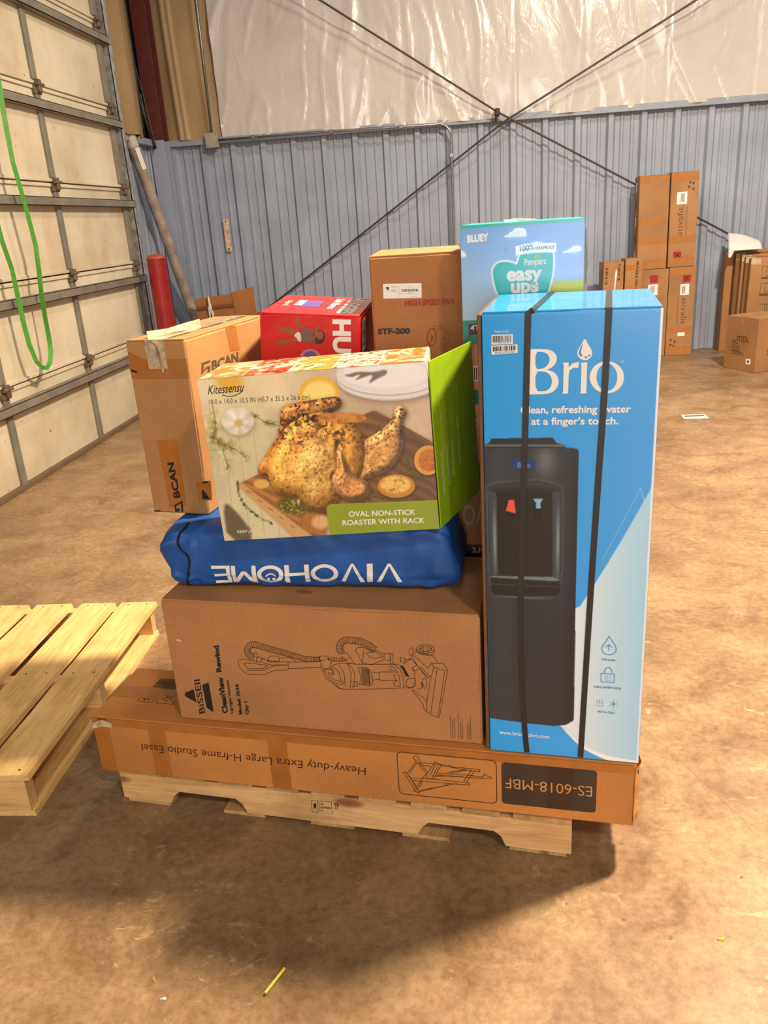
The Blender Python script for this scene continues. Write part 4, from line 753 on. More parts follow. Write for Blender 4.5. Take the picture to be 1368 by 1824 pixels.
 'roa': {'banner': [(247.8,64.5),(251,71.7),(258.1,74.6),(510.6,68.7),(504.5,-17.7),(247.7,-2.2)],'board': [(57,136.4),(105.6,155.4),(219.7,218.7),(339.4,267.5),(378.1,279.6),(395.6,268.9),(518.8,185.6),(510.2,63.9),(255.3,68.2),(230,-9.5),(174.3,-6.2)],'boardedge': [(52.1,130.6),(61.3,138.2),(207.3,0.3),(189.7,-11.4),(166.3,-5.7)],'dark': [(11,88),(27.6,91.1),(82,-0.6),(8.5,-0.5)],'plate1': [(525.8,334.7),(522.7,325.5),(514.9,317),(502.8,309.6),(486.8,303.7),(467.6,299.5),(446,297.3),(423,297),(399.7,298.8),(376.9,302.6),(355.9,308.2),(337.5,315.3),(322.5,323.7),(311.7,332.9),(305.5,342.6),(304.2,352.3),(307.7,361.5),(316,369.9),(328.6,377.2),(344.9,382.9),(364.2,386.9),(385.6,388.9),(408.3,389),(431.3,387.2),(453.5,383.4),(474.1,377.9),(492.1,370.9),(506.8,362.8),(517.6,353.7),(524,344.2),(525.8,334.7)],'plate2': [(522.6,340.4),(519.6,331.9),(512,324.2),(500.1,317.5),(484.4,312.2),(465.6,308.4),(444.4,306.5),(421.9,306.4),(398.9,308.1),(376.6,311.7),(355.9,317),(337.8,323.6),(323.1,331.4),(312.4,339.9),(306.2,348.8),(304.8,357.7),(308.2,366.2),(316.3,373.9),(328.6,380.5),(344.6,385.6),(363.5,389.2),(384.6,391),(406.9,391),(429.5,389.1),(451.3,385.5),(471.6,380.4),(489.3,373.9),(503.8,366.3),(514.5,357.9),(520.8,349.2),(522.6,340.4)],'plate3': [(499.6,347.6),(497.1,341.1),(490.7,335.1),(480.6,329.9),(467.3,325.8),(451.3,323),(433.3,321.6),(414.2,321.7),(394.7,323.2),(375.8,326.1),(358.2,330.3),(342.8,335.6),(330.3,341.8),(321.2,348.5),(315.9,355.5),(314.6,362.4),(317.4,369.1),(324.2,375),(334.6,380.1),(348.1,384.1),(364.2,386.8),(382.1,388.1),(401,387.9),(420.3,386.3),(438.9,383.4),(456.1,379.3),(471.3,374.1),(483.6,368),(492.7,361.4),(498.1,354.5),(499.6,347.6)],'fork': [(313.6,369.8),(323.4,358.1),(349.9,365.1),(386.1,360.4),(412.2,365.5),(413,354.6),(388.3,345.6),(369,336.1),(385.8,356.7),(359.5,351.5),(340.4,345),(360.5,360.6),(330.1,352.1)],'bottle': [(44.3,378.5),(105,377.4),(96.3,346.4),(69,342.9),(43.4,350.5)],'glass': [(145.4,368.6),(194.3,368.4),(189.8,309.1),(151.1,304.5)],'lemon': [(307.2,320.6),(304.6,311.2),(299.2,302.5),(291.3,295.4),(281.5,290.1),(270.4,287.2),(258.9,286.8),(247.6,288.9),(237.4,293.5),(229,300.1),(223,308.4),(219.8,317.7),(219.6,327.4),(222.3,336.9),(227.9,345.4),(235.8,352.4),(245.6,357.5),(256.6,360.3),(268,360.7),(279.1,358.5),(289.2,354.1),(297.5,347.5),(303.5,339.4),(306.8,330.2),(307.2,320.6)],'lemonin': [(298.5,319.4),(296.4,311.9),(292,305),(285.7,299.2),(277.8,295.1),(268.9,292.7),(259.6,292.4),(250.5,294.1),(242.3,297.8),(235.5,303.1),(230.7,309.7),(228.1,317.1),(227.9,324.9),(230.1,332.5),(234.6,339.3),(241,344.9),(248.8,349),(257.7,351.3),(266.9,351.5),(275.9,349.8),(284,346.2),(290.7,341),(295.5,334.5),(298.2,327.1),(298.5,319.4)],'garlic': [(113.4,276),(110.1,266.5),(103.6,258.1),(94.5,251.8),(83.6,248),(72,247.3),(61,249.7),(51.5,254.9),(44.5,262.5),(40.8,271.6),(40.6,281.4),(44,290.9),(50.6,299.2),(59.8,305.5),(70.6,309.1),(82,309.7),(93,307.4),(102.4,302.2),(109.3,294.8),(113.1,285.7),(113.4,276)],'garlicc': [(88.5,272.8),(86.3,268.2),(81.9,265),(76.3,264.1),(71.1,265.8),(67.7,269.6),(67.1,274.4),(69.3,279.1),(73.8,282.3),(79.3,283.2),(84.5,281.5),(87.9,277.7),(88.5,272.8)],'body': [(124.9,166.1),(135.4,197.2),(166.5,238.1),(187.3,263.6),(232.1,285),(303.2,279.7),(337.4,248.6),(357.3,204.9),(335.5,123.7),(304.4,121.8),(281,87),(253.9,55.9),(230.4,57.4),(200.5,71.7),(191.5,92.8),(164.6,98.7),(138.3,108.6),(128,133.7)],'legl': [(175.3,300.7),(201.1,308.2),(247,312.2),(296.3,316.6),(311.1,309.1),(306.2,288.9),(265,275),(231.8,252.6),(190.2,228.6),(163.7,218.8),(170.2,272.5)],'legr': [(302.7,208.8),(348.9,215.1),(384.7,233.7),(412.9,254.4),(422.8,281.9),(434.5,288.4),(449.7,272.3),(434.7,249),(434.3,210.9),(430.8,184.1),(407,150.6),(363.1,129.8),(316.4,125),(291.3,142.7)],'wing': [(291,223.2),(298.5,205.2),(307.5,149.5),(324.9,132.4),(347,122.9),(354.9,106.4),(347.1,86.7),(310.9,74.8),(288.3,82.4),(271.8,107.9),(268.3,144.3),(284.1,147.2),(285.3,190.5)],'wingl': [(165.6,259.4),(168.3,245.7),(145.6,200.4),(125.9,145.9),(105.6,155.4),(104.9,171.5),(137.1,208.9),(158.8,238.6)],'breast1': [(270.2,160),(265.7,137),(258.3,116.2),(248.5,99.8),(237.4,89.5),(226.1,86.5),(215.7,90.9),(207.3,102.5),(201.8,119.9),(199.6,141.4),(201,164.8),(205.8,187.8),(213.4,208),(223.1,223.7),(233.9,233.4),(244.9,236.2),(255,231.9),(263.2,220.8),(268.8,204.1),(271.2,183.2),(270.2,160)],'breast2': [(214.4,147.9),(210.5,134.6),(202.9,122.7),(192.1,113.6),(179.3,108.1),(165.7,106.8),(152.7,109.8),(141.6,116.9),(133.5,127.4),(129.1,140.1),(129,153.8),(133.1,167.1),(140.9,178.8),(151.7,187.7),(164.4,193),(177.8,194.2),(190.5,191.2),(201.5,184.2),(209.6,174),(214,161.5),(214.4,147.9)],'bone': [(181.4,91.4),(192.9,88.6),(192.2,68.1),(183.6,63.7)],'sl1': [(451.2,103.9),(449.2,97),(444.5,90.8),(437.4,85.6),(428.4,81.8),(418,79.8),(407,79.5),(396.2,81.2),(386.3,84.6),(378,89.5),(371.9,95.6),(368.3,102.4),(367.6,109.5),(369.7,116.4),(374.5,122.7),(381.7,127.8),(390.8,131.5),(401.1,133.5),(411.9,133.7),(422.6,132),(432.4,128.6),(440.7,123.8),(446.8,117.8),(450.4,111),(451.2,103.9)],'sl1i': [(441.3,107.8),(439.7,102.7),(436,98.2),(430.3,94.4),(423.1,91.7),(414.8,90.2),(406.1,90.1),(397.4,91.4),(389.5,93.9),(382.8,97.5),(377.9,102),(375,107.1),(374.4,112.3),(376,117.4),(379.8,121.9),(385.5,125.7),(392.8,128.3),(401,129.8),(409.7,129.8),(418.3,128.6),(426.1,126.1),(432.7,122.5),(437.7,118),(440.6,113),(441.3,107.8)],'sl2': [(513.2,158.9),(511.6,150.3),(508,142.4),(502.8,135.8),(496.2,130.9),(488.7,128),(480.8,127.4),(473.1,129.1),(466.1,132.9),(460.3,138.7),(456.1,146),(453.8,154.3),(453.5,163),(455.2,171.6),(458.9,179.4),(464.2,185.9),(470.8,190.7),(478.2,193.5),(486,194.1),(493.5,192.4),(500.4,188.6),(506.2,182.9),(510.4,175.7),(512.8,167.5),(513.2,158.9)],'sl2i': [(509.5,159.1),(508.2,152.5),(505.5,146.5),(501.4,141.4),(496.3,137.7),(490.5,135.5),(484.4,135),(478.5,136.3),(473.1,139.3),(468.6,143.7),(465.3,149.3),(463.5,155.7),(463.2,162.4),(464.6,168.9),(467.4,174.9),(471.5,179.9),(476.6,183.6),(482.3,185.8),(488.3,186.2),(494.2,184.9),(499.6,182),(504.1,177.6),(507.3,172.1),(509.2,165.8),(509.5,159.1)],'sl3': [(359.2,263.3),(357.1,260.5),(351.6,258.2),(342.9,256.5),(331.7,255.5),(318.8,255.3),(305,256),(291.3,257.4),(278.6,259.5),(267.8,262.1),(259.6,265.1),(254.6,268.2),(253.1,271.3),(255.3,274.1),(261,276.4),(269.7,278.1),(280.9,279.1),(293.9,279.2),(307.6,278.6),(321.3,277.1),(333.9,275.1),(344.6,272.5),(352.7,269.5),(357.7,266.4),(359.2,263.3)],'clove': [(126,130.6),(123.5,125.8),(117.9,122.2),(110.4,120.5),(102.3,121),(95.4,123.7),(91,128),(89.9,133),(92.5,137.7),(98.1,141.3),(105.6,143),(113.6,142.4),(120.5,139.8),(124.9,135.6),(126,130.6)],'clove2': [(254.6,28.9),(251.4,21.7),(244.2,15.6),(233.6,11.3),(221,9.5),(207.9,10.3),(196,13.6),(186.6,19.1),(180.9,26),(179.6,33.5),(182.9,40.8),(190.2,46.8),(200.8,51),(213.4,52.8),(226.3,51.9),(238.2,48.6),(247.5,43.2),(253.2,36.4),(254.6,28.9)],'clove2b': [(252.9,31.1),(250.9,25.5),(246.5,20.7),(240.3,17.4),(233,15.8),(225.4,16.3),(218.6,18.7),(213.3,22.8),(210.1,28),(209.5,33.8),(211.6,39.4),(216,44.1),(222.2,47.4),(229.5,48.9),(237,48.4),(243.8,46),(249.1,42),(252.2,36.8),(252.9,31.1)],'herb1': [(135.4,88.3),(152.5,97.4),(179.7,93.6),(184.3,68.6),(215.7,66.6),(206.3,54.8),(174.5,54.7),(143.7,62.9)]},
 'roa_sprig': [[(54.1,142.7),(52.8,110.1),(62.2,80.6),(90.3,53.8),(119.7,35.2)],[(14.4,249.2),(34.4,228.1),(63.6,214.1),(83.8,192.9)],[(32.5,216.4),(37.6,176.1)],[(114.1,288.2),(138.5,271),(167.8,261.2)],[(352.7,251.3),(396.6,240.4),(433.7,237.7),(465.1,212.5)],[(439.2,171.8),(440.3,140.4),(472.2,114.5)],[(334.3,75.3),(358.7,85.9),(377.3,78.6)],[(26.2,317.8),(27.4,279.3),(11.7,233.6)]],
 'side_text': [],
 'bcan_f': [('BCAN',(85.4,44.3),(82.1,139.7),(67,41.3))],
 'bcan_logo_f': [[(64.5,22.6),(90.9,36.5),(88.5,4.8),(82.4,4.6),(85.3,28.5),(69.6,21.1),(69.9,11.9),(78.9,16.4),(77.9,6.1),(64.9,3.9)]],
 'bcan_tape_f': [[(43.9,196.3),(101.6,198.7),(100.1,20.6),(50.1,16.9)],[(137.5,87),(180.3,93.2),(176.5,40.3),(138.1,35.5)],[(4.6,419.3),(95.3,380.5),(88,368.6),(-0.5,375.6)]],
 'bcan_e': [[(150.7,64.3),(155.5,67.8),(171,43.4),(149.7,42)],[(157.1,89.3),(171.3,91.3),(171.6,86.4),(158,84.4)]],
 'bcan_r': [('BCAN',(112.4,350.4),(264.2,348.8),(117.8,373.9))],
 'bcan_logo_r': [[(56.4,350.4),(65.8,378.4),(111.5,377.5),(108.1,372.5),(75.5,372.1),(69.8,357.1),(82.3,364.7),(107.8,364.7),(100,349),(88.4,349.6),(93.2,359.6),(84.7,359.6)]],
 'bcan_tape_r': [[(215.2,445.4),(274,442.3),(281.7,375.9),(226.9,380.2)]],
 'fan_label': [(32.1,469.6),(129.4,466.1),(128.5,430),(31.2,433.6)],
 'fan_text': [('HIGH SPEED FAN',(84.9,412.3),(209.1,410.8),(85.1,426.6)),('STF-200',(10.4,345.7),(94.4,343.1),(10.9,359.8))],
 'fan_line': [[(161.9,329.7),(161.4,324.6),(160.3,319.8),(158.7,315.5),(156.6,312),(154.1,309.4),(151.4,307.8),(148.6,307.4),(145.9,308.1),(143.3,309.9),(141.1,312.8),(139.3,316.6),(138,321),(137.3,325.9),(137.2,331),(137.8,336.1),(138.9,340.9),(140.6,345.1),(142.7,348.6),(145.1,351.2),(147.8,352.7),(150.5,353.2),(153.2,352.4),(155.8,350.6),(158,347.8),(159.8,344.1),(161.1,339.7),(161.8,334.8),(161.9,329.7)],[(160.6,329.8),(160.1,325.1),(159.1,320.7),(157.7,316.8),(155.8,313.5),(153.6,311.1),(151.2,309.7),(148.7,309.3),(146.3,309.9),(144,311.6),(142,314.2),(140.4,317.7),(139.3,321.7),(138.6,326.2),(138.6,330.9),(139.1,335.6),(140.1,340),(141.5,343.9),(143.4,347.1),(145.6,349.5),(148,350.9),(150.5,351.3),(152.9,350.6),(155.1,349),(157.1,346.4),(158.7,343),(159.9,338.9),(160.5,334.4),(160.6,329.8)],[(153.1,328.3),(152.7,325.7),(151.6,323.8),(150.2,323.2),(148.9,323.9),(148,325.9),(147.8,328.6),(148.3,331.2),(149.3,333),(150.7,333.7),(152,332.9),(152.9,330.9),(153.1,328.3)],[(152.4,328.3),(152,326.3),(151.2,325.2),(150.2,325.2),(149.5,326.5),(149.3,328.5),(149.7,330.5),(150.5,331.6),(151.4,331.6),(152.1,330.3),(152.4,328.3)],[(186.8,324.6),(186.2,322.6),(184.9,321.5),(183.2,321.6),(181.9,322.9),(181.5,324.9),(182.1,326.8),(183.4,328),(185.1,327.9),(186.4,326.6),(186.8,324.6)],[(150.5,353.2),(168.4,350),(183.4,346.3),(191.7,338.4),(194.5,327),(191.8,314.9),(183.9,306.8),(166.7,306.8)],[(153.5,355.4),(157.4,357.6),(180,356.8),(182.7,352.9),(182.5,348.3)],[(168.7,357.4),(172.5,359),(175.3,357),(172.4,355.3),(172.2,349.7)],[(149.7,334.1),(143.5,343.8)],[(149.3,322.8),(141.3,313.8)],[(153.5,332),(160.3,337.3)]],
 'pam': {'blob': [(74.7,171.5),(79.8,181.2),(89.6,187.4),(104.6,188.7),(119.5,185.2),(131.1,179),(134.4,191.2),(138.6,203.3),(141.8,211.3),(163.9,222.2),(176.5,226),(191.1,221.7),(212,205.4),(213.7,185),(212.5,156.4),(204.3,123.5),(196,100.8),(90.7,105.5),(80.2,129.3),(75.1,154.8)],'ribbon': [(127.5,221.2),(149.2,224.7),(180.6,224.7),(219.7,223.6),(219.9,203),(180.7,204.1),(149.2,203.3),(128.1,200.4)],'cloud1': [(101.9,241.5),(103,245.9),(111.5,247.9),(115.8,253.3),(122.1,253.9),(124.2,259.8),(132.6,261.3),(147.2,259.8),(151.8,254.2),(153.5,242),(147.2,241.4)],'cloud2': [(234.5,200.2),(235.3,203.8),(245.1,205.6),(248.2,209.5),(254.3,210.2),(256.3,214.7),(270.7,215.3),(275.9,210),(276.5,201.5)],'cloud3': [(-0.8,203.5),(-0.3,219),(7.2,217),(12.9,210.1),(12.3,203.9)],'heart': [(178.3,187.3),(173.4,192.2),(171.5,197),(174.4,198.3),(177.6,195.1),(180.3,200),(183.9,199.2),(183.3,193.8)],'hill': [(273.3,136.9),(284.6,141.5),(285.8,90.6),(204.6,94.1),(209.5,137.9),(225.3,139.2)],'teal': [(-4.9,64.1),(298.2,52.2),(300.1,-25.3),(-7.3,-15.6)]},
 'pam_text': [('BLUEY',(16.4,236.2),(66.4,237.9),(16.2,252)),('100%',(137.6,209.1),(170.2,211.4),(137.5,221.3)),('LEAKPROOF',(171.9,211.7),(216.5,211.2),(171.7,218.6)),('Pampers',(148.1,177.7),(197.2,178.7),(147.9,192.1)),('easy',(106.9,144.9),(189,145.1),(106.7,166.8)),('ups',(116.4,117.5),(181.1,117.9),(116.1,139.2))],
 'pam_4t': [[(13.9,48.8),(40.8,48.9),(41.5,22.8),(14.4,22.2)]],
 'pam_4tt': ('4T',(18.7,33),(40.5,33),(19,45.9)),
 'pam_band': [(-0.6,54.4),(295.7,63.7)],
 'hug_text': ('HUGGIES',(192.7,390),(194.8,137.2),(236.9,390.3)),
 'hug': {'leg1': [(50.3,371.5),(53.1,371.2),(58.2,362.7),(83,363.6),(104.1,358.7),(89.6,347.8),(52,355.5)],'leg2': [(40.2,325),(45.1,327.5),(70.2,333.2),(94.2,341.1),(100,337.8),(98.6,329.7),(74.7,325.2),(41.6,316.9)],'diaper': [(87.7,345.4),(105.2,358.7),(109.2,330.1),(100.5,329.7),(96.5,338.8)],'torso': [(103.9,354.1),(120.7,365.5),(137.1,363.4),(146.1,345.4),(147.1,332.8),(143.4,328.7),(122.2,329),(108.1,331.9)],'arm1': [(100.4,397.2),(105.5,396.8),(105.1,379.3),(102.1,374.6),(121.9,365.6),(118.2,359.9),(92.7,372),(94.7,377.8),(93,384.5)],'hair': [(170.7,344.1),(169.8,338.4),(167.4,333.1),(163.7,328.9),(159.1,326.1),(154,324.9),(148.9,325.6),(144.3,328.1),(140.8,332),(138.5,337.1),(137.8,342.8),(138.7,348.5),(141.2,353.7),(144.9,357.9),(149.5,360.7),(154.6,361.8),(159.6,361.1),(164.2,358.7),(167.7,354.8),(170,349.7),(170.7,344.1)],'face': [(165.6,348.5),(164.9,344.2),(162.9,340.6),(160,338.1),(156.5,337.1),(153.1,337.8),(150.3,340.1),(148.4,343.6),(147.8,347.8),(148.5,352),(150.5,355.7),(153.5,358.2),(156.9,359.1),(160.3,358.4),(163.1,356.2),(165,352.7),(165.6,348.5)],'arm2': [(145.2,361.4),(147.7,371.8),(154.8,373.7),(155.3,364.1),(151,359.4),(146,338.5),(136.5,333),(136.5,337)],'ring': [(158.2,290.1),(157.1,284),(154.3,278.2),(149.9,273.1),(144.1,269.1),(137.5,266.4),(130.3,265.3),(123.2,265.8),(116.6,267.9),(111,271.4),(106.8,276.1),(104.2,281.7),(103.4,287.8),(104.5,293.9),(107.4,299.7),(111.8,304.7),(117.6,308.7),(124.2,311.3),(131.3,312.4),(138.3,311.9),(144.9,309.8),(150.4,306.4),(154.7,301.7),(157.3,296.2),(158.2,290.1)],'disc': [(150.3,288.6),(149.6,283.8),(147.5,279.3),(144.4,275.4),(140.3,272.2),(135.5,270.2),(130.4,269.3),(125.4,269.7),(120.7,271.4),(116.7,274.1),(113.6,277.8),(111.8,282.2),(111.2,286.9),(112,291.7),(114.1,296.2),(117.3,300.2),(121.4,303.2),(126.1,305.3),(131.2,306.1),(136.2,305.7),(140.9,304),(144.8,301.3),(147.9,297.7),(149.7,293.3),(150.3,288.6)]},
 'str_notch': [(145,-13.5),(170.5,37.4),(371.7,32.1),(371.4,-19.9),(834.8,-12.6),(839.7,29),(1051.3,30.4),(1060.5,-6.3)],
 'stamp_text': [('US-',(579.7,52.9),(595.1,54.6),(579.8,58.7)),('167420',(580.4,41),(611,42.8),(580.5,47.3)),('HT',(579.5,31.3),(590.4,32.4),(579.4,35.6)),('TP',(620.1,44.6),(633.5,46.1),(620.8,63))],
 'stamp_line': [[(560.8,63.9),(558.5,27.2),(574.5,26.9),(576.3,64),(560.8,63.9)],[(576.3,64),(614.8,65.8),(613.6,26.3)]],
 'stamp_blob': [(572.1,48.2),(570.7,42.4),(568.3,38.6),(565.8,38.3),(564.1,41.5),(563.8,47),(565.2,52.7),(567.6,56.5),(570.1,56.9),(571.8,53.7)],
 'ft_text': [('FT0576',(149.7,255.4),(279.6,255),(138.6,306.3))],
 'ft_lines': [[(87.9,259.9),(138.9,261)],[(85,240.8),(167.1,237.2)],[(87.6,218.5),(179.6,217.8)],[(87.7,199.7),(182,197.2)],[(87.3,177),(184.4,177.3)],[(85.5,165.4),(226.8,160)],[(85.7,146.5),(238.8,142.9)]],
 'ft_lab': [(267.2,115.2),(326.2,116.9),(327.3,68.9),(271.1,66.5)],
 'bag_text': ('VIVOHOME',(607,77.1),(125.7,65.7),(604.2,26)),
 'bag_zip': [(76.1,172.2),(51.3,148.8),(44.5,118.5),(68,98.2),(69.2,70.9),(60.5,36.2),(49.9,2.4)],
 'bag_smile': [[(302.7,41.1),(301.4,36.2),(298.5,31.7),(294.4,27.8),(289.1,24.8),(283.2,22.9),(276.9,22.1),(270.8,22.7),(265.3,24.5),(260.7,27.4),(257.4,31.2),(255.5,35.7),(255.3,40.5),(256.6,45.3),(259.5,49.8),(263.8,53.6),(269,56.6),(275,58.5),(281.2,59.2),(287.2,58.7),(292.7,56.9),(297.3,54),(300.6,50.2),(302.4,45.8)],[(265.5,39.8),(271.2,45.5),(279.9,48),(287.6,45.7),(292.3,40.1)],[(276.9,31.9),(276,29.9),(274.2,28.7),(272,28.7),(270.4,29.9),(270,31.8),(270.9,33.7),(272.7,34.9),(274.9,34.9),(276.4,33.7)],[(289.5,32),(288.7,30.1),(286.8,28.9),(284.7,28.9),(283.1,30),(282.6,31.9),(283.5,33.8),(285.4,35),(287.5,35.1),(289.1,33.9)]],
 'ov': [],
}

# ================================================================== PALLETS
m_pine = m_wood('pine_new', (214, 166, 98), (232, 190, 122), (240, 204, 142), 'y')
m_pinex = m_wood('pine_new_stringer', (206, 160, 96), (226, 184, 118), (236, 198, 136), 'x')
m_old = m_wood('pine_weathered', (176, 132, 84), (200, 158, 108), (214, 176, 126), 'y')
m_oldx = m_wood('pine_weathered_stringer', (206, 156, 98), (226, 180, 120), (236, 196, 140), 'x')
def rough_board(x0, x1, y0, y1, z0, z1, seed, axis='y'):
    # board with slightly uneven long edges
    n = 12; b = MB(); rn = random.Random(seed)
    st = []
    for i in range(n+1):
        t = i/n
        w0, w1 = (.004*noise.noise(Vector((seed*3.1, t*4, 0))), .004*noise.noise(Vector((seed*5.3, t*4, 7))))
        if axis == 'y':
            y = y0+(y1-y0)*t; st.append([(x0+w0, y, z0), (x1+w1, y, z0), (x1+w1-.002, y, z1), (x0+w0+.002, y, z1)])
        else:
            xx = x0+(x1-x0)*t; st.append([(xx, y0+w0, z0), (xx, y1+w1, z0), (xx, y1+w1-.002, z1), (xx, y0+w0+.002, z1)])
    for s in st: b.v += s
    for i in range(n):
        for k in range(4): b.f.append((4*i+k, 4*i+(k+1) % 4, 4*i+4+(k+1) % 4, 4*i+4+k))
    b.f += [(0, 1, 2, 3), (4*n+3, 4*n+2, 4*n+1, 4*n)]
    return b
def pallet(label, pose, boards, zs, notch, mb, ms, depth=1.016, inset=0.0):
    loc, yaw, L = pose
    r = empty('wooden_pallet', loc, (yaw, 0, 0)); tag(r, label, 'pallet')
    z0, z1, z2 = zs; dbs = {}
    for j, y in enumerate((0.004, depth/2-.019, depth-.042)):
        if notch:
            poly = [(inset, z0)]
            for a, c in notch: poly += [(a, z0), (a+.014, z0+.026), (a+.030, z0+.042), (c-.030, z0+.042), (c-.012, z0+.028), (c, z0)]
            poly += [(L-inset, z0), (L-inset, z1), (inset, z1)]
        else: poly = [(inset, z0), (L-inset, z0), (L-inset, z1), (inset, z1)]
        MB().prism(poly, lambda p: (p[0], y, p[1]), lambda p: (p[0], y+.038, p[1])).build('stringer', ms, r)
    for i, (a, c) in enumerate(boards):
        dbs[(a, c)] = rough_board(a, c, 0, depth, z1+.0003, z2, i+loc[0]*3).build('deck_board', mb, r)
    for i, (a, c) in enumerate([(0.01, .14), (.30, .42), (L/2-.06, L/2+.06), (L-.42, L-.30), (L-.15, L-.01)]):
        rough_board(a, c, .006, depth-.006, 0.0005, z0-.0003, i+20+loc[0]).build('bottom_board', mb, r)
    # nail heads
    nb = MB().tube([(0, 0, 0), (0, 0, .0008)], .004, 6).mesh('nail')
    for a, c in boards[-4:]:
        for y in (.02, depth/2, depth-.02):
            for f in (.25, .75):
                link('nail', nb, M('nail_dark', (70, 56, 44), .5, .5), dbs[(a, c)]).location = (a+(c-a)*f, y+.004*f, z2-.0007)
    return r
eb = (-1.207-1.219*math.cos(.026), 1.678-1.219*math.sin(.026), 0)
lp = pallet('empty new pine pallet lying on the floor left of the loaded one', (eb, .026, 1.219),
       [(0, .135), (.195, .335), (.372, .515), (.552, .700), (.730, .878), (.914, 1.054), (1.076, 1.219)], (.018, .122, .140), None, m_pine, m_pinex, depth=1.040, inset=.018)
mp = pallet('loaded wooden pallet with notched stringers under the stack of cartons', ((-.9887, 1.7465, 0), -.1498, 1.219),
       [(0, .14), (.165, .26), (.30, .40), (.435, .53), (.560, .655), (.69, .79), (.825, .92), (.955, 1.05), (1.08, 1.219)], (.012, .1000, .1160), [(.145, .372), (.838, 1.062)], m_old, m_oldx)
DIMS[mp.name] = (1.219, 1.016, .116)
fs = face_fn(mp, 'f'); sf = lambda p, o=0: (p[0]/1000, .0034-o, p[1]/1000+.016)
ink = M('stamp_ink', (42, 34, 28), .8)
for t in ART['stamp_text']: text(t, sf, 'stamp_text', ink, mp, .02)
strokes(ART['stamp_line'], 1.2, sf, 'stamp_border', ink, mp)
polys([ART['stamp_blob']], sf, 'stamp_mark', ink, mp, 1)

# ================================================================== THE STACK
m_kraft = M('kraft_board', (178, 124, 76), kind=m_card)
m_kraft_o = M('kraft_board_orange', (196, 128, 62), kind=m_card)
m_kraft_y = M('kraft_board_pale', (180, 130, 78), kind=m_card)
m_kraft_b = M('kraft_board_brown', (178, 116, 66), kind=m_card)
m_tape = M('brown_packing_tape', (172, 106, 44), .28, var=.06, coat=.3)
m_tapeo = M('amber_packing_tape', (168, 110, 56), .26, var=.05, coat=.3)
m_film = M('wrinkled_clear_film', (186, 164, 134), .22, var=.14, nscale=60, coat=.4)
ink_b = M('black_ink', (26, 22, 22), .6)
ink_d = M('dark_brown_ink', (46, 33, 22), .55)
white = M('print_white', (240, 234, 228), .45, var=.01)
WL = M('label_white')

# ---- easel carton
ea = carton('easel_carton', 'long flat orange-brown carton with upside-down easel lettering lying on the pallet', 'carton', POSE['easel'], m_kraft_o, tape=m_tape)
f = face_fn(ea, 'f')
for a, c in ((.165, .215), (.50, .552)):   # vertical tapes on the front
    MB().box(a, c, -.0004, 0, .003, .170).build('tape', m_tape, ea)
MB().box(.02, 1.39, -.0005, 0, .148, .170).build('tape', m_tape, ea)
MB().box(.004, .05, -.0005, 0, .003, .170).build('tape', m_tape, ea)
MB().box(1.200, 1.258, -.0014, -.0010, .0295, .1485).build('tape', M('dark_tape_band', (50, 32, 19), .3, coat=.2), ea)
text(ART['eas_text'][1], f, 'printed_text', ink_b, ea, -.004)
polys([rrect(1090, 29, 1309, 149, 9)], f, 'printed_panel', M('label_brown', (64, 48, 36), .55), ea)
text(ART['eas_text'][0], f, 'printed_text', M('print_kraft', (206, 142, 84), .6), ea, -.004, off=.0012)
fr = rrect(837, 26, 1078, 151, 12); strokes([fr+[fr[0]]], 2.0, f, 'printed_frame', ink_d, ea)
strokes(ART['eas_line'], 1.5, f, 'printed_drawing', ink_d, ea)
ft = face_fn(ea, 't')
A = ART['eas_top']
strokes([A[0]+[A[0][0]], A[1]+[A[1][0]]], 1.8, ft, 'printed_icon_frame', ink_d, ea)
polys(A[3:7], ft, 'printed_icon', ink_d, ea, 1)
strokes([[A[7][0], A[7][2]], [A[8][0], A[8][1]]], 2.2, ft, 'printed_icon_stroke', ink_d, ea, off=.0003)
barcode(A[2], ft, 'printed_barcode', ink_d, ea, 26, 3)
# crushed right end of the carton and shreds of film
b = MB()
for i in range(7):
    z = .006+i*.0268
    b.v += [(1.3925, -.0012-.004*abs(math.sin(i*1.9)), z), (1.403+.004*math.sin(i*2.3), .02, z+.002), (1.400+.003*math.cos(i*1.7), .10, z)]
for i in range(6):
    for k in range(2): b.f.append((3*i+k, 3*i+k+1, 3*i+k+4, 3*i+k+3))
b.build('crushed_corner', m_kraft_o, ea, fix=True)
def shred(name, pts, wd, parent, seed, mat=None):
    rn = random.Random(seed); b = MB(); n = len(pts)
    for i, p in enumerate(pts):
        j = Vector((rn.uniform(-1, 1), rn.uniform(-1, 1), rn.uniform(-1, 1)))*wd*.25
        b.v += [tuple(Vector(p)+j+Vector((0, 0, wd/2))), tuple(Vector(p)-j+Vector((wd*.2, -wd*.1, 0))), tuple(Vector(p)+j*.5-Vector((0, 0, wd/2)))]
    for i in range(n-1):
        b.f += [(3*i, 3*i+1, 3*i+4, 3*i+3), (3*i+1, 3*i+2, 3*i+5, 3*i+4)]
    return b.build(name, mat or m_film, parent, fix=False)
shred('plastic_film', [(-.004, .22, .162), (-.006, .15, .158), (-.004, .08, .161), (-.005, .03, .156), (.0, -.003, .148), (.03, -.003, .154), (.06, -.002, .156)], .020, ea, 4)
shred('plastic_film', [(1.402, .03, .158), (1.406, .05, .12), (1.403, .08, .08), (1.405, .10, .03)], .020, ea, 6)

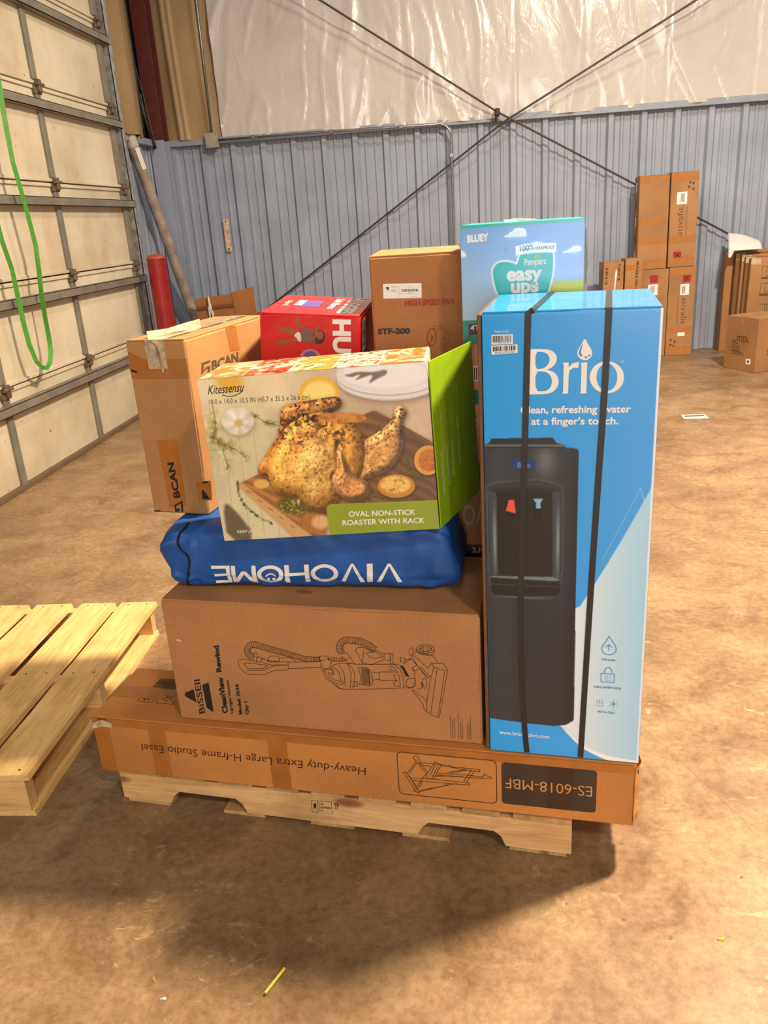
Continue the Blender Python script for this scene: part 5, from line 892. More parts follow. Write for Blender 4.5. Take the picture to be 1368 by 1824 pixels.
# ---- vacuum carton
bi = carton('vacuum_carton', 'wide brown carton printed with an upright vacuum line drawing', 'carton', POSE['bissell'], m_kraft, seam='x')
f = face_fn(bi, 'f')
for t, bd in zip(ART['bis_text'], (.016, .05, .05, .035, .045, .045)): text(t, f, 'printed_text', ink_b, bi, bd)
for q in ART['bis_fill']: polys([q], f, 'printed_logo', ink_b, bi, 0)
strokes(ART['bis_line'], 1.3, f, 'printed_drawing', ink_d, bi)
polys([ART['bis_band']], f, 'printed_shading', ink_d, bi, 0)
sm = []
for i, (a, l) in enumerate(((716, 60), (720, 50), (725, 56), (735, 70), (740, 48), (744, 54), (756, 40), (760, 50), (764, 62))):
    sm.append([(a, 14), (a, 14+l)])
strokes(sm, 1.1, f, 'printed_small_print', ink_d, bi)
polys([[(26, 232), (30, 239), (42, 231), (40, 229), (32, 233)]], f, 'scuff', M('torn_paper', (226, 200, 168), .8), bi, 1)
# print on the lid seen from above
ft = face_fn(bi, 't')
text(("ATTENTION", (330, 70), (372, 64), (332, 86)), ft, 'printed_text', ink_d, bi)

# ---- blue canopy bag
m_bag = M('blue_polyester', (22, 82, 158), .55, var=.10, nscale=7, bmp=.15)
bg = empty('canopy_bag', POSE['bag'][0], POSE['bag'][1]); tag(bg, 'stuffed blue fabric canopy bag with upside-down white lettering under the roaster box', 'bag')
NXB, NTH = 96, 72; b = MB()
LB, DB = .735, .235
for i in range(NXB+1):
    t = i/NXB; x = LB*t
    e = min(1, (min(t, 1-t)*LB/.035)); cap = math.sqrt(max(0, 1-(1-e)**2)); cap = .55+.45*cap
    hh = (.079+.012*t)*cap; dd = DB/2*(.86+.14*math.sqrt(max(0, 1-(1-e)**2)))
    for k in range(NTH):
        a = 2*math.pi*k/NTH; c, s = math.cos(a), math.sin(a); p = 2/5.0
        y = math.copysign(abs(c)**p, c); z = math.copysign(abs(s)**p, s)
        n1 = noise.noise(Vector((x*7, y*2.2, z*2.2)))*.006+noise.noise(Vector((x*22+z*3, y*3, z*6)))*.0035
        if t < .12: n1 += .010*noise.noise(Vector((x*30, y*2, z*4)))
        if t > .85: n1 += .008*noise.noise(Vector((x*24, y*3, z*5+3)))
        sg = 1+n1/.09
        zz = z*hh*(sg if abs(z) < .96 else 1)+.079+.012*t-(1-cap)*.02
        b.v.append((x-.01*math.sin(z*2)*(1-e), DB/2-.02+y*dd*sg, max(.0005, zz)))
for i in range(NXB):
    for k in range(NTH):
        b.f.append((i*NTH+k, i*NTH+(k+1) % NTH, (i+1)*NTH+(k+1) % NTH, (i+1)*NTH+k))
b.f += [tuple(range(NTH))[::-1], tuple(NXB*NTH+k for k in range(NTH))]
bagm = b.build('bag_body', m_bag, bg, smooth=True)
bm = bmesh.new(); bm.from_mesh(bagm.data); bvh = BVHTree.FromBMesh(bm); bm.free()
def bagfn(p, o=0.0):
    u, v = p[0]/1000, p[1]/1000
    h = bvh.ray_cast(Vector((u, -.4, v)), Vector((0, 1, 0)))
    y = h[0].y if h[0] else 0
    return (u, y-.0008-o, v)
def subdiv_build(V, F, fn, name, mat, parent, maxl=9.0):
    bm = bmesh.new(); vv = [bm.verts.new((p[0], p[1], 0)) for p in V]
    for f_ in F:
        try: bm.faces.new([vv[i] for i in f_])
        except ValueError: pass
    bmesh.ops.triangulate(bm, faces=list(bm.faces))
    for _ in range(5):
        es = [e for e in bm.edges if e.calc_length() > maxl]
        if not es: break
        bmesh.ops.subdivide_edges(bm, edges=es, cuts=1)
        bmesh.ops.triangulate(bm, faces=[f_ for f_ in bm.faces if len(f_.verts) > 3])
    bm.verts.index_update()
    V2 = [fn((v.co.x, v.co.y)) for v in bm.verts]; F2 = [tuple(v.index for v in f_.verts) for f_ in bm.faces]; bm.free()
    return MB().add(V2, F2).build(name, mat, parent, fix=False)
# lettering VIVOHOME, drawn letter by letter in strokes, upside down
(s_, p0, p1, cp) = ART['bag_text']
def bt(x, y):   # x 0..1 along the word, y 0..1 up a letter
    return (p0[0]+(p1[0]-p0[0])*x+(cp[0]-p0[0])*y, p0[1]+(p1[1]-p0[1])*x+(cp[1]-p0[1])*y)
def slab(pa, pb, wd):
    (x0, y0), (x1, y1) = pa, pb
    return [bt(x0-wd/2, y0), bt(x0+wd/2, y0), bt(x1+wd/2, y1), bt(x1-wd/2, y1)]
SW = .021
let = []
def bar(x0, x1, y0, y1): let.append([bt(x0, y0), bt(x1, y0), bt(x1, y1), bt(x0, y1)])
def vee(x0, x1):
    m_ = (x0+x1)/2
    let.append([bt(x0, 1), bt(x0+SW*1.1, 1), bt(m_+SW*.3, .0), bt(m_-SW*.3, 0)]); let.append([bt(x1-SW*1.1, 1), bt(x1, 1), bt(m_+SW*.3, .0), bt(m_-SW*.3, 0)])
vee(0, .132); bar(.150, .150+SW*1.4, 0, 1); vee(.191, .317)
def ring(cx, rx, ir=.66):
    n = 36
    q0 = [bt(cx+rx*math.cos(2*math.pi*k/n), .5+.5*math.sin(2*math.pi*k/n)) for k in range(n)]
    q1 = [bt(cx+rx*ir*1.03*math.cos(2*math.pi*k/n), .5+.5*ir*math.sin(2*math.pi*k/n)) for k in range(n)]
    for k in range(n): let.append([q0[k], q0[(k+1) % n], q1[(k+1) % n], q1[k]])
ring(.3985, .0715)
bar(.478, .478+SW*1.15, 0, 1); bar(.582, .582+SW*1.15, 0, 1); bar(.478, .606, .42, .58)
ring(.6825, .0695)
bar(.757, .757+SW*1.1, 0, 1); bar(.868, .868+SW*1.1, 0, 1)
let.append([bt(.757, 1), bt(.757+SW*1.3, 1), bt(.835, .30), bt(.812, .30)]); let.append([bt(.891-SW*1.3, 1), bt(.891, 1), bt(.835, .30), bt(.812, .30)])
bar(.898, .898+SW, 0, 1); bar(.898, 1.0, .0, .15); bar(.898, .985, .43, .57); bar(.898, .985, .85, 1)
for cx in (.6665, .6945):
    let.append([bt(cx+.0085*math.cos(k*.63), .74+.065*math.sin(k*.63)) for k in range(10)])
sm_ = [(.6525+.056*k/8, .60-.16*math.sin(math.pi*k/8)) for k in range(9)]
for q0, q1 in zip(sm_[:-1], sm_[1:]): let.append([bt(q0[0], q0[1]+.045), bt(q1[0], q1[1]+.045), bt(q1[0], q1[1]-.045), bt(q0[0], q0[1]-.045)])
V = []; F = []
for P in let:
    F.append(tuple(range(len(V), len(V)+len(P)))); V += P
subdiv_build(V, F, bagfn, 'printed_text', M('print_white'), bg)
zp = chaikin(ART['bag_zip'], 2, False)
MB().tube([bagfn(p, -.001) for p in zp], .0035, 6).build('zipper', M('black_rubber'), bg)
hz = [(u, 150-abs(u-420)*.0) for u in range(30, 770, 20)]
MB().tube([(u/1000, .05, .150+.012*u/780) for u in range(60, 740, 20)], .003, 6).build('seam_piping', m_bag, bg)

# ---- roaster box
ro = empty('roaster_box', POSE['roaster'][0], POSE['roaster'][1]); tag(ro, 'roaster pan box with roast chicken picture and green end flap standing open', 'carton')
w_, d_, h_ = POSE['roaster'][2]; DIMS[ro.name] = (w_, d_, h_)
mg = M('lime_green_print', (142, 176, 26), .38, var=.03, coat=.2)
soft_box(w_-.004, d_, h_, seed=3).build('body', M('white_cardboard', (206, 190, 166), .5, var=.03), ro)
fw_ = .265; fa = .351
fm_ = Matrix.Translation((w_-.001, .0015, 0)) @ Matrix.Rotation(-fa, 4, 'Z')
MB().bbox(0, .003, 0, fw_, .001, h_-.001, .001, fm_).build('end_flap', mg, ro)
tf = lambda p, o=0: fm_ @ Vector((.0036+o, p[0]/1000, p[1]/1000))
lim = M('print_pale_green', (226, 236, 190), .4)
for a, s0, s1, txt in ((33, 70, 170, "DURABLE ROASTER RACK"), (66, 80, 175, "FAST AND EVEN HEATING"), (98, 95, 180, "SUPERIOR NONSTICK"), (140, 110, 225, "PERFORMANCE DESIGN")):
    text((txt, (a, s0), (a, s1), (a-6, s0)), tf, 'printed_text', lim, ro, .02)
    text(("The raised roaster rack keeps meat off the bottom of the pan", (a+8, s0), (a+8, 320-abs(a-80)*.3), (a+4.5, s0)), tf, 'printed_text', lim, ro)
f = face_fn(ro, 'f')
cv = Canvas(1, 1, w_*1000-3, h_*1000-1, 1.1, (222, 204, 172))
R = ART['roa']
U, V_ = cv.U, cv.V
def cl(x): return np.clip(x, 0, 1)
n1 = cv.noise(90, 1); n2 = cv.noise(14, 2); n3 = cv.noise(5, 3, 2)
top = cl((V_-190)/170)[..., None]; rgt = cl((U-180)/200)[..., None]
cv.C = np.array((212, 200, 164.))*(1-top)+np.array((228, 208, 168.))*top
cv.C = cv.C*(1-rgt*.85)+np.array((198, 168, 142.))*rgt*.85
cv.C += (n1[..., None]-.5)*44+(n2[..., None]-.5)*10
for x0 in (28, 62, 96, 132):  # pale table planks
    cv.put(np.exp(-((U-x0-V_*.05)/.9)**2)*.35*(V_ < 250), (150, 126, 90))
cv.fill(R['bottle'], (232, 178, 62), .95, 7, 1); cv.fill(R['glass'], (244, 220, 176), .7, 8, 1)
cv.put(cl(1-np.hypot((U-30)/55, (V_-235)/95))*.75*cl((n2-.35)*3), (128, 120, 48))
cv.fill(R['lemon'], (238, 184, 48), 1, 1, 0); cv.fill(R['lemonin'], (250, 224, 130), 1, 2, 0)
lx, ly_ = np.mean([p[0] for p in R['lemonin']]), np.mean([p[1] for p in R['lemonin']])
cv.put(cv.mask(R['lemonin'], 1, 0)*cl((np.abs(np.sin(np.arctan2(V_-ly_, U-lx)*4))-.8)*5)*.0+cv.mask(R['lemonin'], 1, 0)*cl((.2-np.abs(np.sin(np.arctan2(V_-ly_, U-lx)*4)))*4)*.5, (240, 196, 80))
cv.fill([(p, v-7) for p, v in R['plate1']], (120, 92, 72), .55, 5, 0)
cv.fill(R['plate1'], (196, 188, 182), 1, 0, 0); cv.fill([(p, v+3) for p, v in R['plate1']], (226, 222, 218), 1, 0, 0); cv.fill([(p, v+1) for p, v in R['plate2']], (182, 172, 164), 1, 1, 0); cv.fill([(p, v+4) for p, v in R['plate2']], (230, 226, 223), 1, 0, 0)
cv.fill(R['plate3'], (238, 235, 232), 1, 6, 0); cv.put(cv.mask(R['plate3'], 6, 0)*(1-cv.mask(R['plate3'], 3, 0))*.8, (200, 192, 186))
cv.fill(R['fork'], (112, 88, 76), .9, 1, 1)
cv.fill(R['dark'], (92, 82, 60), .9, 2, 1)
grain = vnoise(cv.ny, cv.nx, 70, 9, 4); gr = np.sin((U*.42+V_*.8)*.30+grain*10)+.5*np.sin((U*.42+V_*.8)*1.1+grain*16)
bd = np.stack([146+15*gr, 98+13*gr, 56+9*gr], -1)*(1.16-.42*cl((U-150)/300))[..., None]
cv.put(cv.mask([(p+3, c-5) for p, c in R['board']], 5, 0)*.7, (66, 44, 28)); cv.put(cv.mask(R['board'], 0, 0), np.clip(bd, 0, 255))
cv.fill(R['boardedge'], (204, 160, 108), 1, 1, 0)
for k in range(5): cv.put(np.exp(-(cv.dist_line([(72+k*22, 118-k*22), (80+k*22, 112-k*22)])/1.1)**2)*.8, (110, 74, 44))
# garlic bulb
gm = cv.mask(R['garlic'], 1, 0); gx_, gy_ = np.mean([p[0] for p in R['garlic']]), np.mean([p[1] for p in R['garlic']])
cv.put(cv.mask([(p+4, c-6) for p, c in R['garlic']], 6, 0)*.6, (140, 120, 84))
ga = np.arctan2(V_-gy_+4, U-gx_); gs = (.95+.05*np.cos(ga*6))*(1.04-.14*cl(np.hypot(U-gx_+8, V_-gy_-8)/34))
cv.put(gm, np.clip(np.array((254, 244, 226.))*gs[..., None], 0, 255)); cv.fill(R['garlicc'], (206, 172, 116), .85, 2, 0)
for k, sp_ in enumerate(ART['roa_sprig']):
    D = cv.dist_line(sp_); soft = k in (1, 2, 3, 7)
    lw = 8.5 if soft else 4.5
    leaf = cl((vnoise(cv.ny, cv.nx, 4.0 if not soft else 7, 40+k, 2)-.47)*(6 if not soft else 4))
    cv.put(cl(1.15-D/lw)*leaf*(.8 if soft else 1), (104, 104, 34) if soft else (60, 66, 24)); cv.put(cl(1.4-D/1.0)*.7, (92, 84, 36))
cv.fill(R['sl3'], (176, 100, 36), 1, 1, 0)
# the bird: parts stacked into one relief, then lit from the upper left
Hh = np.zeros(U.shape); alb = np.zeros(U.shape+(3,)); allm = np.zeros(U.shape)
parts = [('wingl', 4, 9, (186, 112, 50)), ('legl', 7, 16, (204, 140, 70)), ('legr', 9, 20, (226, 168, 98)), ('body', 16, 30, (222, 156, 66)), ('breast2', 16, 31, (232, 172, 80)), ('breast1', 16, 32, (244, 200, 116)), ('wing', 6, 44, (216, 152, 90)), ('bone', 2, 36, (214, 170, 120))]
for nm_, k_, hgt, c_ in parts:
    m_ = cv.mask(R[nm_], 0, 1)
    if nm_.startswith('breast'): m_ = blur2(m_*cv.mask(R['body'], 0, 1), 16)*cv.mask(R['body'], 0, 1)
    else:
        cv.put(cv.mask([(p+2, c-4) for p, c in R[nm_]], 5, 1)*.7*(1-allm*.3), (44, 24, 10))
        alb *= (1-.55*blur2(cv.mask([(p+1, c-2) for p, c in R[nm_]], 3, 1), 2)*allm)[..., None]
    dome = np.sqrt(cl(blur2(m_, k_)*2-1))*m_
    Hh = Hh+8*m_ if nm_.startswith('breast') else Hh*(1-m_)+(hgt*.35+hgt*dome)*m_
    alb = alb*(1-m_[..., None])+np.array(c_, float)*m_[..., None]; allm = np.maximum(allm, m_ if not nm_.startswith('breast') else 0)
Hs = blur2(Hh, 3)+cv.noise(26, 66, 3)*6+cv.noise(6, 67, 2)*1.0
gy, gx = np.gradient(Hs, cv.step)
nz = 1/np.sqrt(1+gx*gx+gy*gy); lam = cl((gx*.46-gy*.52+.72)*nz)
sp = cl((gx*.32-gy*.42+.85)*nz)**16
up = cl((V_-190)/90)
alb = alb*(1-(cl((cv.noise(30, 68, 3)-.42)*3)*.55*(.35+.65*up))[..., None])+np.array((140, 72, 22.))*(cl((cv.noise(30, 68, 3)-.42)*3)*.55*(.35+.65*up))[..., None]
brn = cl((cv.noise(13, 70, 4)-.50)*6)*(.15+.85*up)*.75
alb = alb*(1-brn[..., None])+np.array((92, 46, 16.))*brn[..., None]
lit = alb*(.50+.74*lam)[..., None]+np.array((255, 236, 190.))*(sp*.26)[..., None]
fle = cl((cv.noise(4.6, 71, 2)-.63)*10)*(.35+.65*up)
lit = lit*(1-fle[..., None])+np.array((40, 24, 12.))*fle[..., None]
cv.put(allm, np.clip(lit, 0, 255))
# herb crust where the legs meet the breast
cr = np.exp(-(cv.dist_line([(165, 262), (215, 268), (262, 256), (300, 236)])/17)**2)
cv.put(cl(allm)*cr*cl((cv.noise(6, 73, 3)-.50)*7)*.85, (58, 36, 16))
cr2 = np.exp(-(cv.dist_line([(385, 272), (398, 290), (405, 262)])/12)**2); cv.put(allm*cr2*cl((cv.noise(6, 74, 2)-.45)*6), (74, 36, 14))
cv.fill([(p, c+1) for p, c in R['sl3']], (214, 140, 62), .95, 1, 0); cv.put(cv.mask(R['sl3'], 2, 0)*cl((cv.noise(9, 78)-.5)*5)*.6, (150, 84, 30))
cv.fill(R['clove'], (226, 174, 92), 1, 1, 0)
for k1, k2, c1, c2 in (('sl1', 'sl1i', (196, 134, 46), (240, 196, 104)), ('sl2', 'sl2i', (222, 156, 70), (196, 116, 44))):
    cv.put(cv.mask([(p+1, c-4) for p, c in R[k1]], 3, 0)*.7, (40, 24, 12)); cv.fill(R[k1], c1, 1, 0, 0); cv.fill(R[k2], c2, 1, 1, 0)
    cx, cy = np.mean([p[0] for p in R[k2]]), np.mean([p[1] for p in R[k2]])
    ang = np.arctan2((V_-cy)*1.5, U-cx); cv.put(cv.mask(R[k2], 1, 0)*cl((.22-np.abs(np.sin(ang*4.5)))*4)*.55, (150, 84, 34)); cv.put(cv.mask(R[k2], 1, 0)*cl((cv.noise(7, 79)-.52)*5)*.5, (128, 70, 30))
hm = cv.mask(R['herb1'], 3, 1)
cv.put(hm*.6, (70, 60, 26)); cv.put(hm*cl((cv.noise(4.5, 76, 2)-.45)*8), (88, 94, 30)); cv.put(hm*cl((cv.noise(3.6, 77, 2)-.58)*9), (168, 166, 84))
cv.fill(R['clove2'], (170, 112, 58), 1, 1, 0); cv.fill(R['clove2b'], (222, 182, 126), .95, 3, 0); cv.put(cv.mask(R['clove2'], 1, 0)*cl((.25-np.abs(np.sin((U-V_*.3)*.16)))*3)*.5, (120, 72, 36))
cv.C = np.clip(cv.C*1.02+(cv.noise(2.6, 99, 1)[..., None]-.5)*8, 0, 255)
cv.build(f, 'front_picture', M('print_gloss', kind=m_vcol), ro)
polys([[p for p in R['banner']]], (lambda p, o=0: f((min(max(p[0], 1), w_*1000-3), min(max(p[1], 1), 374)), o)), 'printed_banner', M('olive_green_banner', (142, 160, 34), .36, var=.02, coat=.2), ro, 0, off=.0006)
text(ART['roa_text'][0], f, 'printed_text', ink_b, ro, .004, .25, off=.0006)
strokes([chaikin([(52, 338), (66, 333), (84, 335), (98, 343)], 2, False)], 1.6, f, 'printed_flourish', ink_b, ro, off=.0006)
text(ART['roa_text'][1], f, 'printed_text', M('print_grey', (58, 46, 38), .5), ro, -.004, off=.0006)
for t in ART['roa_text'][2:4]: text(t, f, 'printed_text', M('print_white'), ro, .016, off=.0012)
text(ART['roa_text'][4], f, 'printed_text', M('print_white'), ro, .0, off=.0006)
# lid picture: rows of dishes
ftp = face_fn(ro, 't')
ct = Canvas(3, 3, w_*1000-6, d_*1000-3, 2.2, (226, 206, 178))
for k in range(5):
    x0 = 4+k*98
    col = [(214, 120, 60), (206, 90, 40), (196, 160, 60), (214, 190, 170), (206, 110, 46)][k]
    ct.put(((ct.U > x0) & (ct.U < x0+95))*np.clip((ct.noise(26, 80+k, 3)-.38)*5, 0, 1), col)
    ct.put(((ct.U > x0) & (ct.U < x0+95))*np.clip((ct.noise(12, 90+k, 3)-.56)*7, 0, 1), (150, 40, 24) if k % 2 else (120, 130, 40))
    ct.put(np.exp(-((ct.U-x0-97)/1.6)**2), (244, 238, 230))
ct.build(ftp, 'lid_picture', MATS['print_gloss'], ro)

# ---- trampoline carton (tall, narrow, left)
bc = carton('tall_carton', 'tall narrow tan carton with black block lettering standing on the blue bag', 'carton', POSE['bcan'], m_kraft_y, seam='y', tape=m_film)
f = face_fn(bc, 'f'); fr_ = face_fn(bc, 'r')
for q in ART['bcan_tape_f']: polys([q], f, 'tape', m_tape, bc)
MB().box(.002, .161, -.0005, 0, .352, .40).build('tape', m_tapeo, bc)
text(ART['bcan_f'][0], f, 'printed_text', ink_b, bc, .04, off=.0006)
polys(ART['bcan_logo_f'], f, 'printed_logo', ink_b, bc, off=.0006)
polys(ART['bcan_e'], f, 'printed_mark', ink_b, bc, off=.0006)
polys([[(2, 372), (20, 366), (20, 371), (4, 378)], [(0, 2), (22, 2), (18, 7), (2, 6)]], f, 'printed_mark', ink_b, bc)
text(ART['bcan_r'][0], fr_, 'printed_text', M('faded_black_ink', (84, 72, 46), .6), bc, .04)
polys(ART['bcan_logo_r'], fr_, 'printed_logo', MATS['faded_black_ink'], bc)
polys(ART['bcan_tape_r'], fr_, 'tape', m_tapeo, bc)
ft = face_fn(bc, 't', .001)
for i, (y0, y1) in enumerate(((20, 120), (180, 300), (330, 440))):
    text(("FOLDABLE", (118, y0), (120, y1), (104, y0)), ft, 'printed_text', ink_d, bc, .02)
shred('plastic_film', [(.06, -.004, .445), (.085, -.006, .43), (.09, -.004, .40), (.095, -.005, .375)], .020, bc, 9)
shred('plastic_film', [(.05, .02, .449), (.07, .10, .450), (.08, .17, .4505), (.07, .25, .450)], .026, bc, 12)
polys([[(58, 385), (100, 380), (108, 446), (50, 446)]], f, 'plastic_film', m_film, bc, 1, off=.0004)

# ---- plain carton carrying the rear of the tall one
carton('support_carton', 'plain brown carton behind the blue bag carrying the rear of the tall tan carton', 'carton', ((-.742, 2.125, .1163), (-.188, 0, 0), (.150, .27, .683)), m_kraft, seam='y')

# ---- diaper carton, red
hu = carton('red_diaper_box', 'tilted red diaper box with sideways white lettering behind the roaster box', 'carton', POSE['huggies'], M('red_print', (206, 12, 20), .34, var=.03, coat=.3), seam='x')
f = face_fn(hu, 'f')
H = ART['hug']
text(ART['hug_text'], f, 'printed_text', M('print_white'), hu, .05)
SK = M('print_skin', (150, 84, 48), .45)
polys([H['leg1'], H['leg2'], H['arm1']], f, 'printed_baby_limbs', SK, hu, 1)
polys([H['torso']], f, 'printed_baby_shirt', M('print_grey_shirt', (120, 92, 84), .5), hu, 1, off=.0003)
polys([H['diaper']], f, 'printed_baby_diaper', M('print_cream', (228, 212, 196), .5), hu, 1, off=.0006)
polys([H['hair']], f, 'printed_baby_hair', M('print_dark_hair', (66, 36, 22), .5), hu, 1, off=.0003)
polys([H['face'], H['arm2']], f, 'printed_baby_face', SK, hu, 1, off=.0006)
polys([H['ring']], f, 'printed_badge_ring', M('print_pink', (196, 120, 140), .4), hu, 0); polys([H['disc']], f, 'printed_badge', M('print_violet', (104, 84, 160), .4), hu, 0, off=.0003)
text(("COUPE COURBE", (92, 268), (128, 272), (91, 276)), f, 'printed_text', M('print_white'), hu, .0, off=.0008)
ft = face_fn(hu, 't')
text(("HUGGIES", (196, 285), (196, 25), (236, 285)), ft, 'printed_text', M('print_white'), hu, .05)
text(("Little Movers", (158, 255), (158, 90), (180, 255)), ft, 'printed_text', M('print_white'), hu, .02)
polys([rrect(80, 110, 130, 210, 6)], ft, 'printed_panel', M('print_violet'), hu); polys([rrect(60, 130, 82, 215, 4)], ft, 'printed_panel', M('print_white'), hu, off=.0002)
text(("size 4", (30, 200), (30, 120), (48, 200)), ft, 'printed_text', M('print_white'), hu, .0)
fr2 = face_fn(hu, 'r')
lb_ = polys([rect(40, 300, 100, 385)], fr2, 'shipping_label', WL, hu); barcode([(50, 310), (50, 376), (90, 376), (90, 310)], fr2, 'printed_barcode', ink_b, lb_, 20, 8, off=.0004)

# ---- fan carton
fa_ = carton('fan_carton', 'plain brown fan carton with red and black lettering and a white shipping label', 'carton', POSE['fan'], m_kraft_b, flap_mat=m_kraft_y, seam='x')
f = face_fn(fa_, 'f')
L4 = ART['fan_label']; fl_ = polys([L4], f, 'shipping_label', M('print_white'), fa_)
def lerp4(q, a, c): # a,c in 0..1 over quad tl,tr,br,bl
    (x0, y0), (x1, y1), (x2, y2), (x3, y3) = q
    tx = x0+(x1-x0)*a; ty = y0+(y1-y0)*a; bx = x3+(x2-x3)*a; by = y3+(y2-y3)*a
    return (tx+(bx-tx)*c, ty+(by-ty)*c)
def sub4(q, a0, c0, a1, c1): return [lerp4(q, a0, c1), lerp4(q, a1, c1), lerp4(q, a1, c0), lerp4(q, a0, c0)]
barcode(sub4(L4, .47, .38, .91, .56), f, 'printed_barcode', ink_b, fl_, 30, 4, off=.0003)
strokes([[lerp4(L4, .41, .1), lerp4(L4, .41, .92)], [lerp4(L4, .41, .68), lerp4(L4, .87, .69)]], .4, f, 'printed_rule', ink_d, fl_, off=.0003)
polys([sub4(L4, .07, .22, .16, .32), sub4(L4, .11, .30, .14, .46)], f, 'printed_icon', ink_b, fl_, off=.0003)
strokes([[lerp4(L4, .2, v), lerp4(L4, .2+l, v)] for v, l in ((.17, .13), (.24, .18), (.40, .16), (.47, .12), (.54, .14))]+[[lerp4(L4, .66, .24), lerp4(L4, .78, .24)], [lerp4(L4, .64, .62), lerp4(L4, .76, .62)], [lerp4(L4, .72, .9), lerp4(L4, .88, .9)]], .5, f, 'printed_small_print', ink_d, fl_, off=.0003)
text(ART['fan_text'][0], f, 'printed_text', M('print_dark_red', (160, 34, 14), .55), fa_, .06)
text(ART['fan_text'][1], f, 'printed_text', M('faded_ink', (52, 38, 30), .6), fa_, .06)
strokes(ART['fan_line'], .7, f, 'printed_drawing', ink_d, fa_)

# ---- big carton at the back, seen in the gap beside the bag
bigc = carton('dark_carton', 'dark brown carton with upside-down pale lettering in the gap between bag and blue box', 'carton', ((-.555, 2.078, .1163), (-.14, 0, 0), (.98, .58, .743)), M('kraft_board_dark', (138, 96, 62), kind=m_card), seam='x')
f = face_fn(bigc, 'f')
pk = M('print_pale_grey', (150, 128, 108), .6)
polys([rect(490, 480, 700, 535)], f, 'printed_band', ink_b, bigc)
text(("comfort", (660, 527), (558, 527), (660, 503)), f, 'printed_text', pk, bigc, .02, off=.0003)
text(("NOVO", (665, 648), (535, 648), (665, 590)), f, 'printed_text', pk, bigc, .01)
text(("brand", (640, 690), (560, 690), (640, 672)), f, 'printed_text', pk, bigc)

# ---- second diaper carton under the blue one
lo = carton('pink_diaper_box', 'teal and pink diaper box under the sky-blue one, seen in a narrow gap', 'carton', ((.004, 2.005, .8595), (-.12, 0, 0), (.30, .26, .326)), M('teal_print', (8, 118, 104), .36, var=.04, coat=.2), seam='x')
f = face_fn(lo, 'f')
polys([rect(2, 210, 298, 324)], f, 'printed_panel', M('print_rose', (204, 138, 112), .4), lo)
polys([[(6, 20), (40, 30), (60, 80), (52, 130), (30, 150), (10, 140), (4, 100)], [(0, 150), (22, 140), (30, 165), (12, 176)]], f, 'printed_skin_tone', M('print_peach', (212, 150, 112), .4), lo, 1)
lb_ = polys([rect(8, 232, 48, 270)], f, 'printed_label', WL, lo, off=.0003); barcode([(10, 235), (46, 235), (46, 266), (10, 266)], f, 'printed_barcode', ink_b, lb_, 14, 5, off=.0006)

# ---- sky-blue diaper carton
pa = carton('blue_diaper_box', 'sky-blue training-pants box with clouds and teal heart behind the water cooler box', 'carton', POSE['pampers'], M('sky_print_side', (120, 170, 220), .36, var=.03, coat=.2), flap_mat=M('teal_print_light', (30, 176, 170), .36, var=.03), seam='x')
f = face_fn(pa, 'f')
w2, h2 = POSE['pampers'][2][0]*1000, POSE['pampers'][2][2]*1000
cp_ = Canvas(1, 1, w2-1, h2-1, 1.5, (140, 186, 234))
tt = np.clip(cp_.V/h2, 0, 1)[..., None]; cp_.C = np.array((196, 222, 246.))*(1-tt)+np.array((112, 164, 226.))*tt
PM = ART['pam']
for k in ('cloud1', 'cloud2', 'cloud3'): cp_.fill(PM[k], (240, 248, 252), 1, 0, 1); cp_.fill([(a, c_-3) for a, c_ in PM[k]], (206, 230, 246), .5, 3)
cp_.fill(PM['hill'], (190, 200, 60), 1, 1)
cp_.C[cp_.V < 58] = (18, 146, 136)
cp_.C[cp_.V > h2-8] = (24, 176, 172)
gx = np.mean([p[0] for p in PM['blob']]); gy = np.mean([p[1] for p in PM['blob']])
cp_.put(cl(blur2(cp_.mask(PM['blob'], 0, 1), 2)*4), (236, 246, 248)); cp_.fill(PM['blob'], (10, 182, 184), 1, 0, 1)
cp_.fill(PM['ribbon'], (244, 248, 248), 1, 0, 0)
cp_.build(f, 'front_picture', MATS['print_gloss'], pa)
tl = M('print_teal', (24, 140, 150), .4)
for t, mt, bd in zip(ART['pam_text'], (MATS['print_white'], tl, tl, MATS['print_white'], MATS['print_white'], MATS['print_white']), (.06, .0, .01, .02, .04, .04)):
    text(t, f, 'printed_text', mt, pa, bd, off=.0006, ref='x' if t[0] in ('easy', 'ups') else 'H')
hp = PM['heart']; strokes([hp+[hp[0]]], 1.6, f, 'printed_heart', M('print_yellow', (214, 220, 40), .4), pa, off=.0009)
text(("up to", (102, 213), (108, 214), (102, 216)), f, 'printed_text', tl, pa, 0, off=.0006)
text(("extra fluffers", (139, 211), (162, 213), (139, 214)), f, 'printed_text', tl, pa, 0, off=.0006)
polys(ART['pam_4t'], f, 'printed_size_panel', M('print_plum', (84, 40, 96), .4), pa, off=.0006)
text(ART['pam_4tt'], f, 'printed_text', MATS['print_white'], pa, .02, off=.001)
shred('plastic_film', [(.2845, .02, .25), (.2875, .03, .18), (.286, .025, .10), (.288, .03, .05)], .016, pa, 15)
shred('tape_strip', [(.10, .03, .2745), (.13, .04, .2755), (.17, .04, .275)], .012, pa, 16, MATS['label_white'])

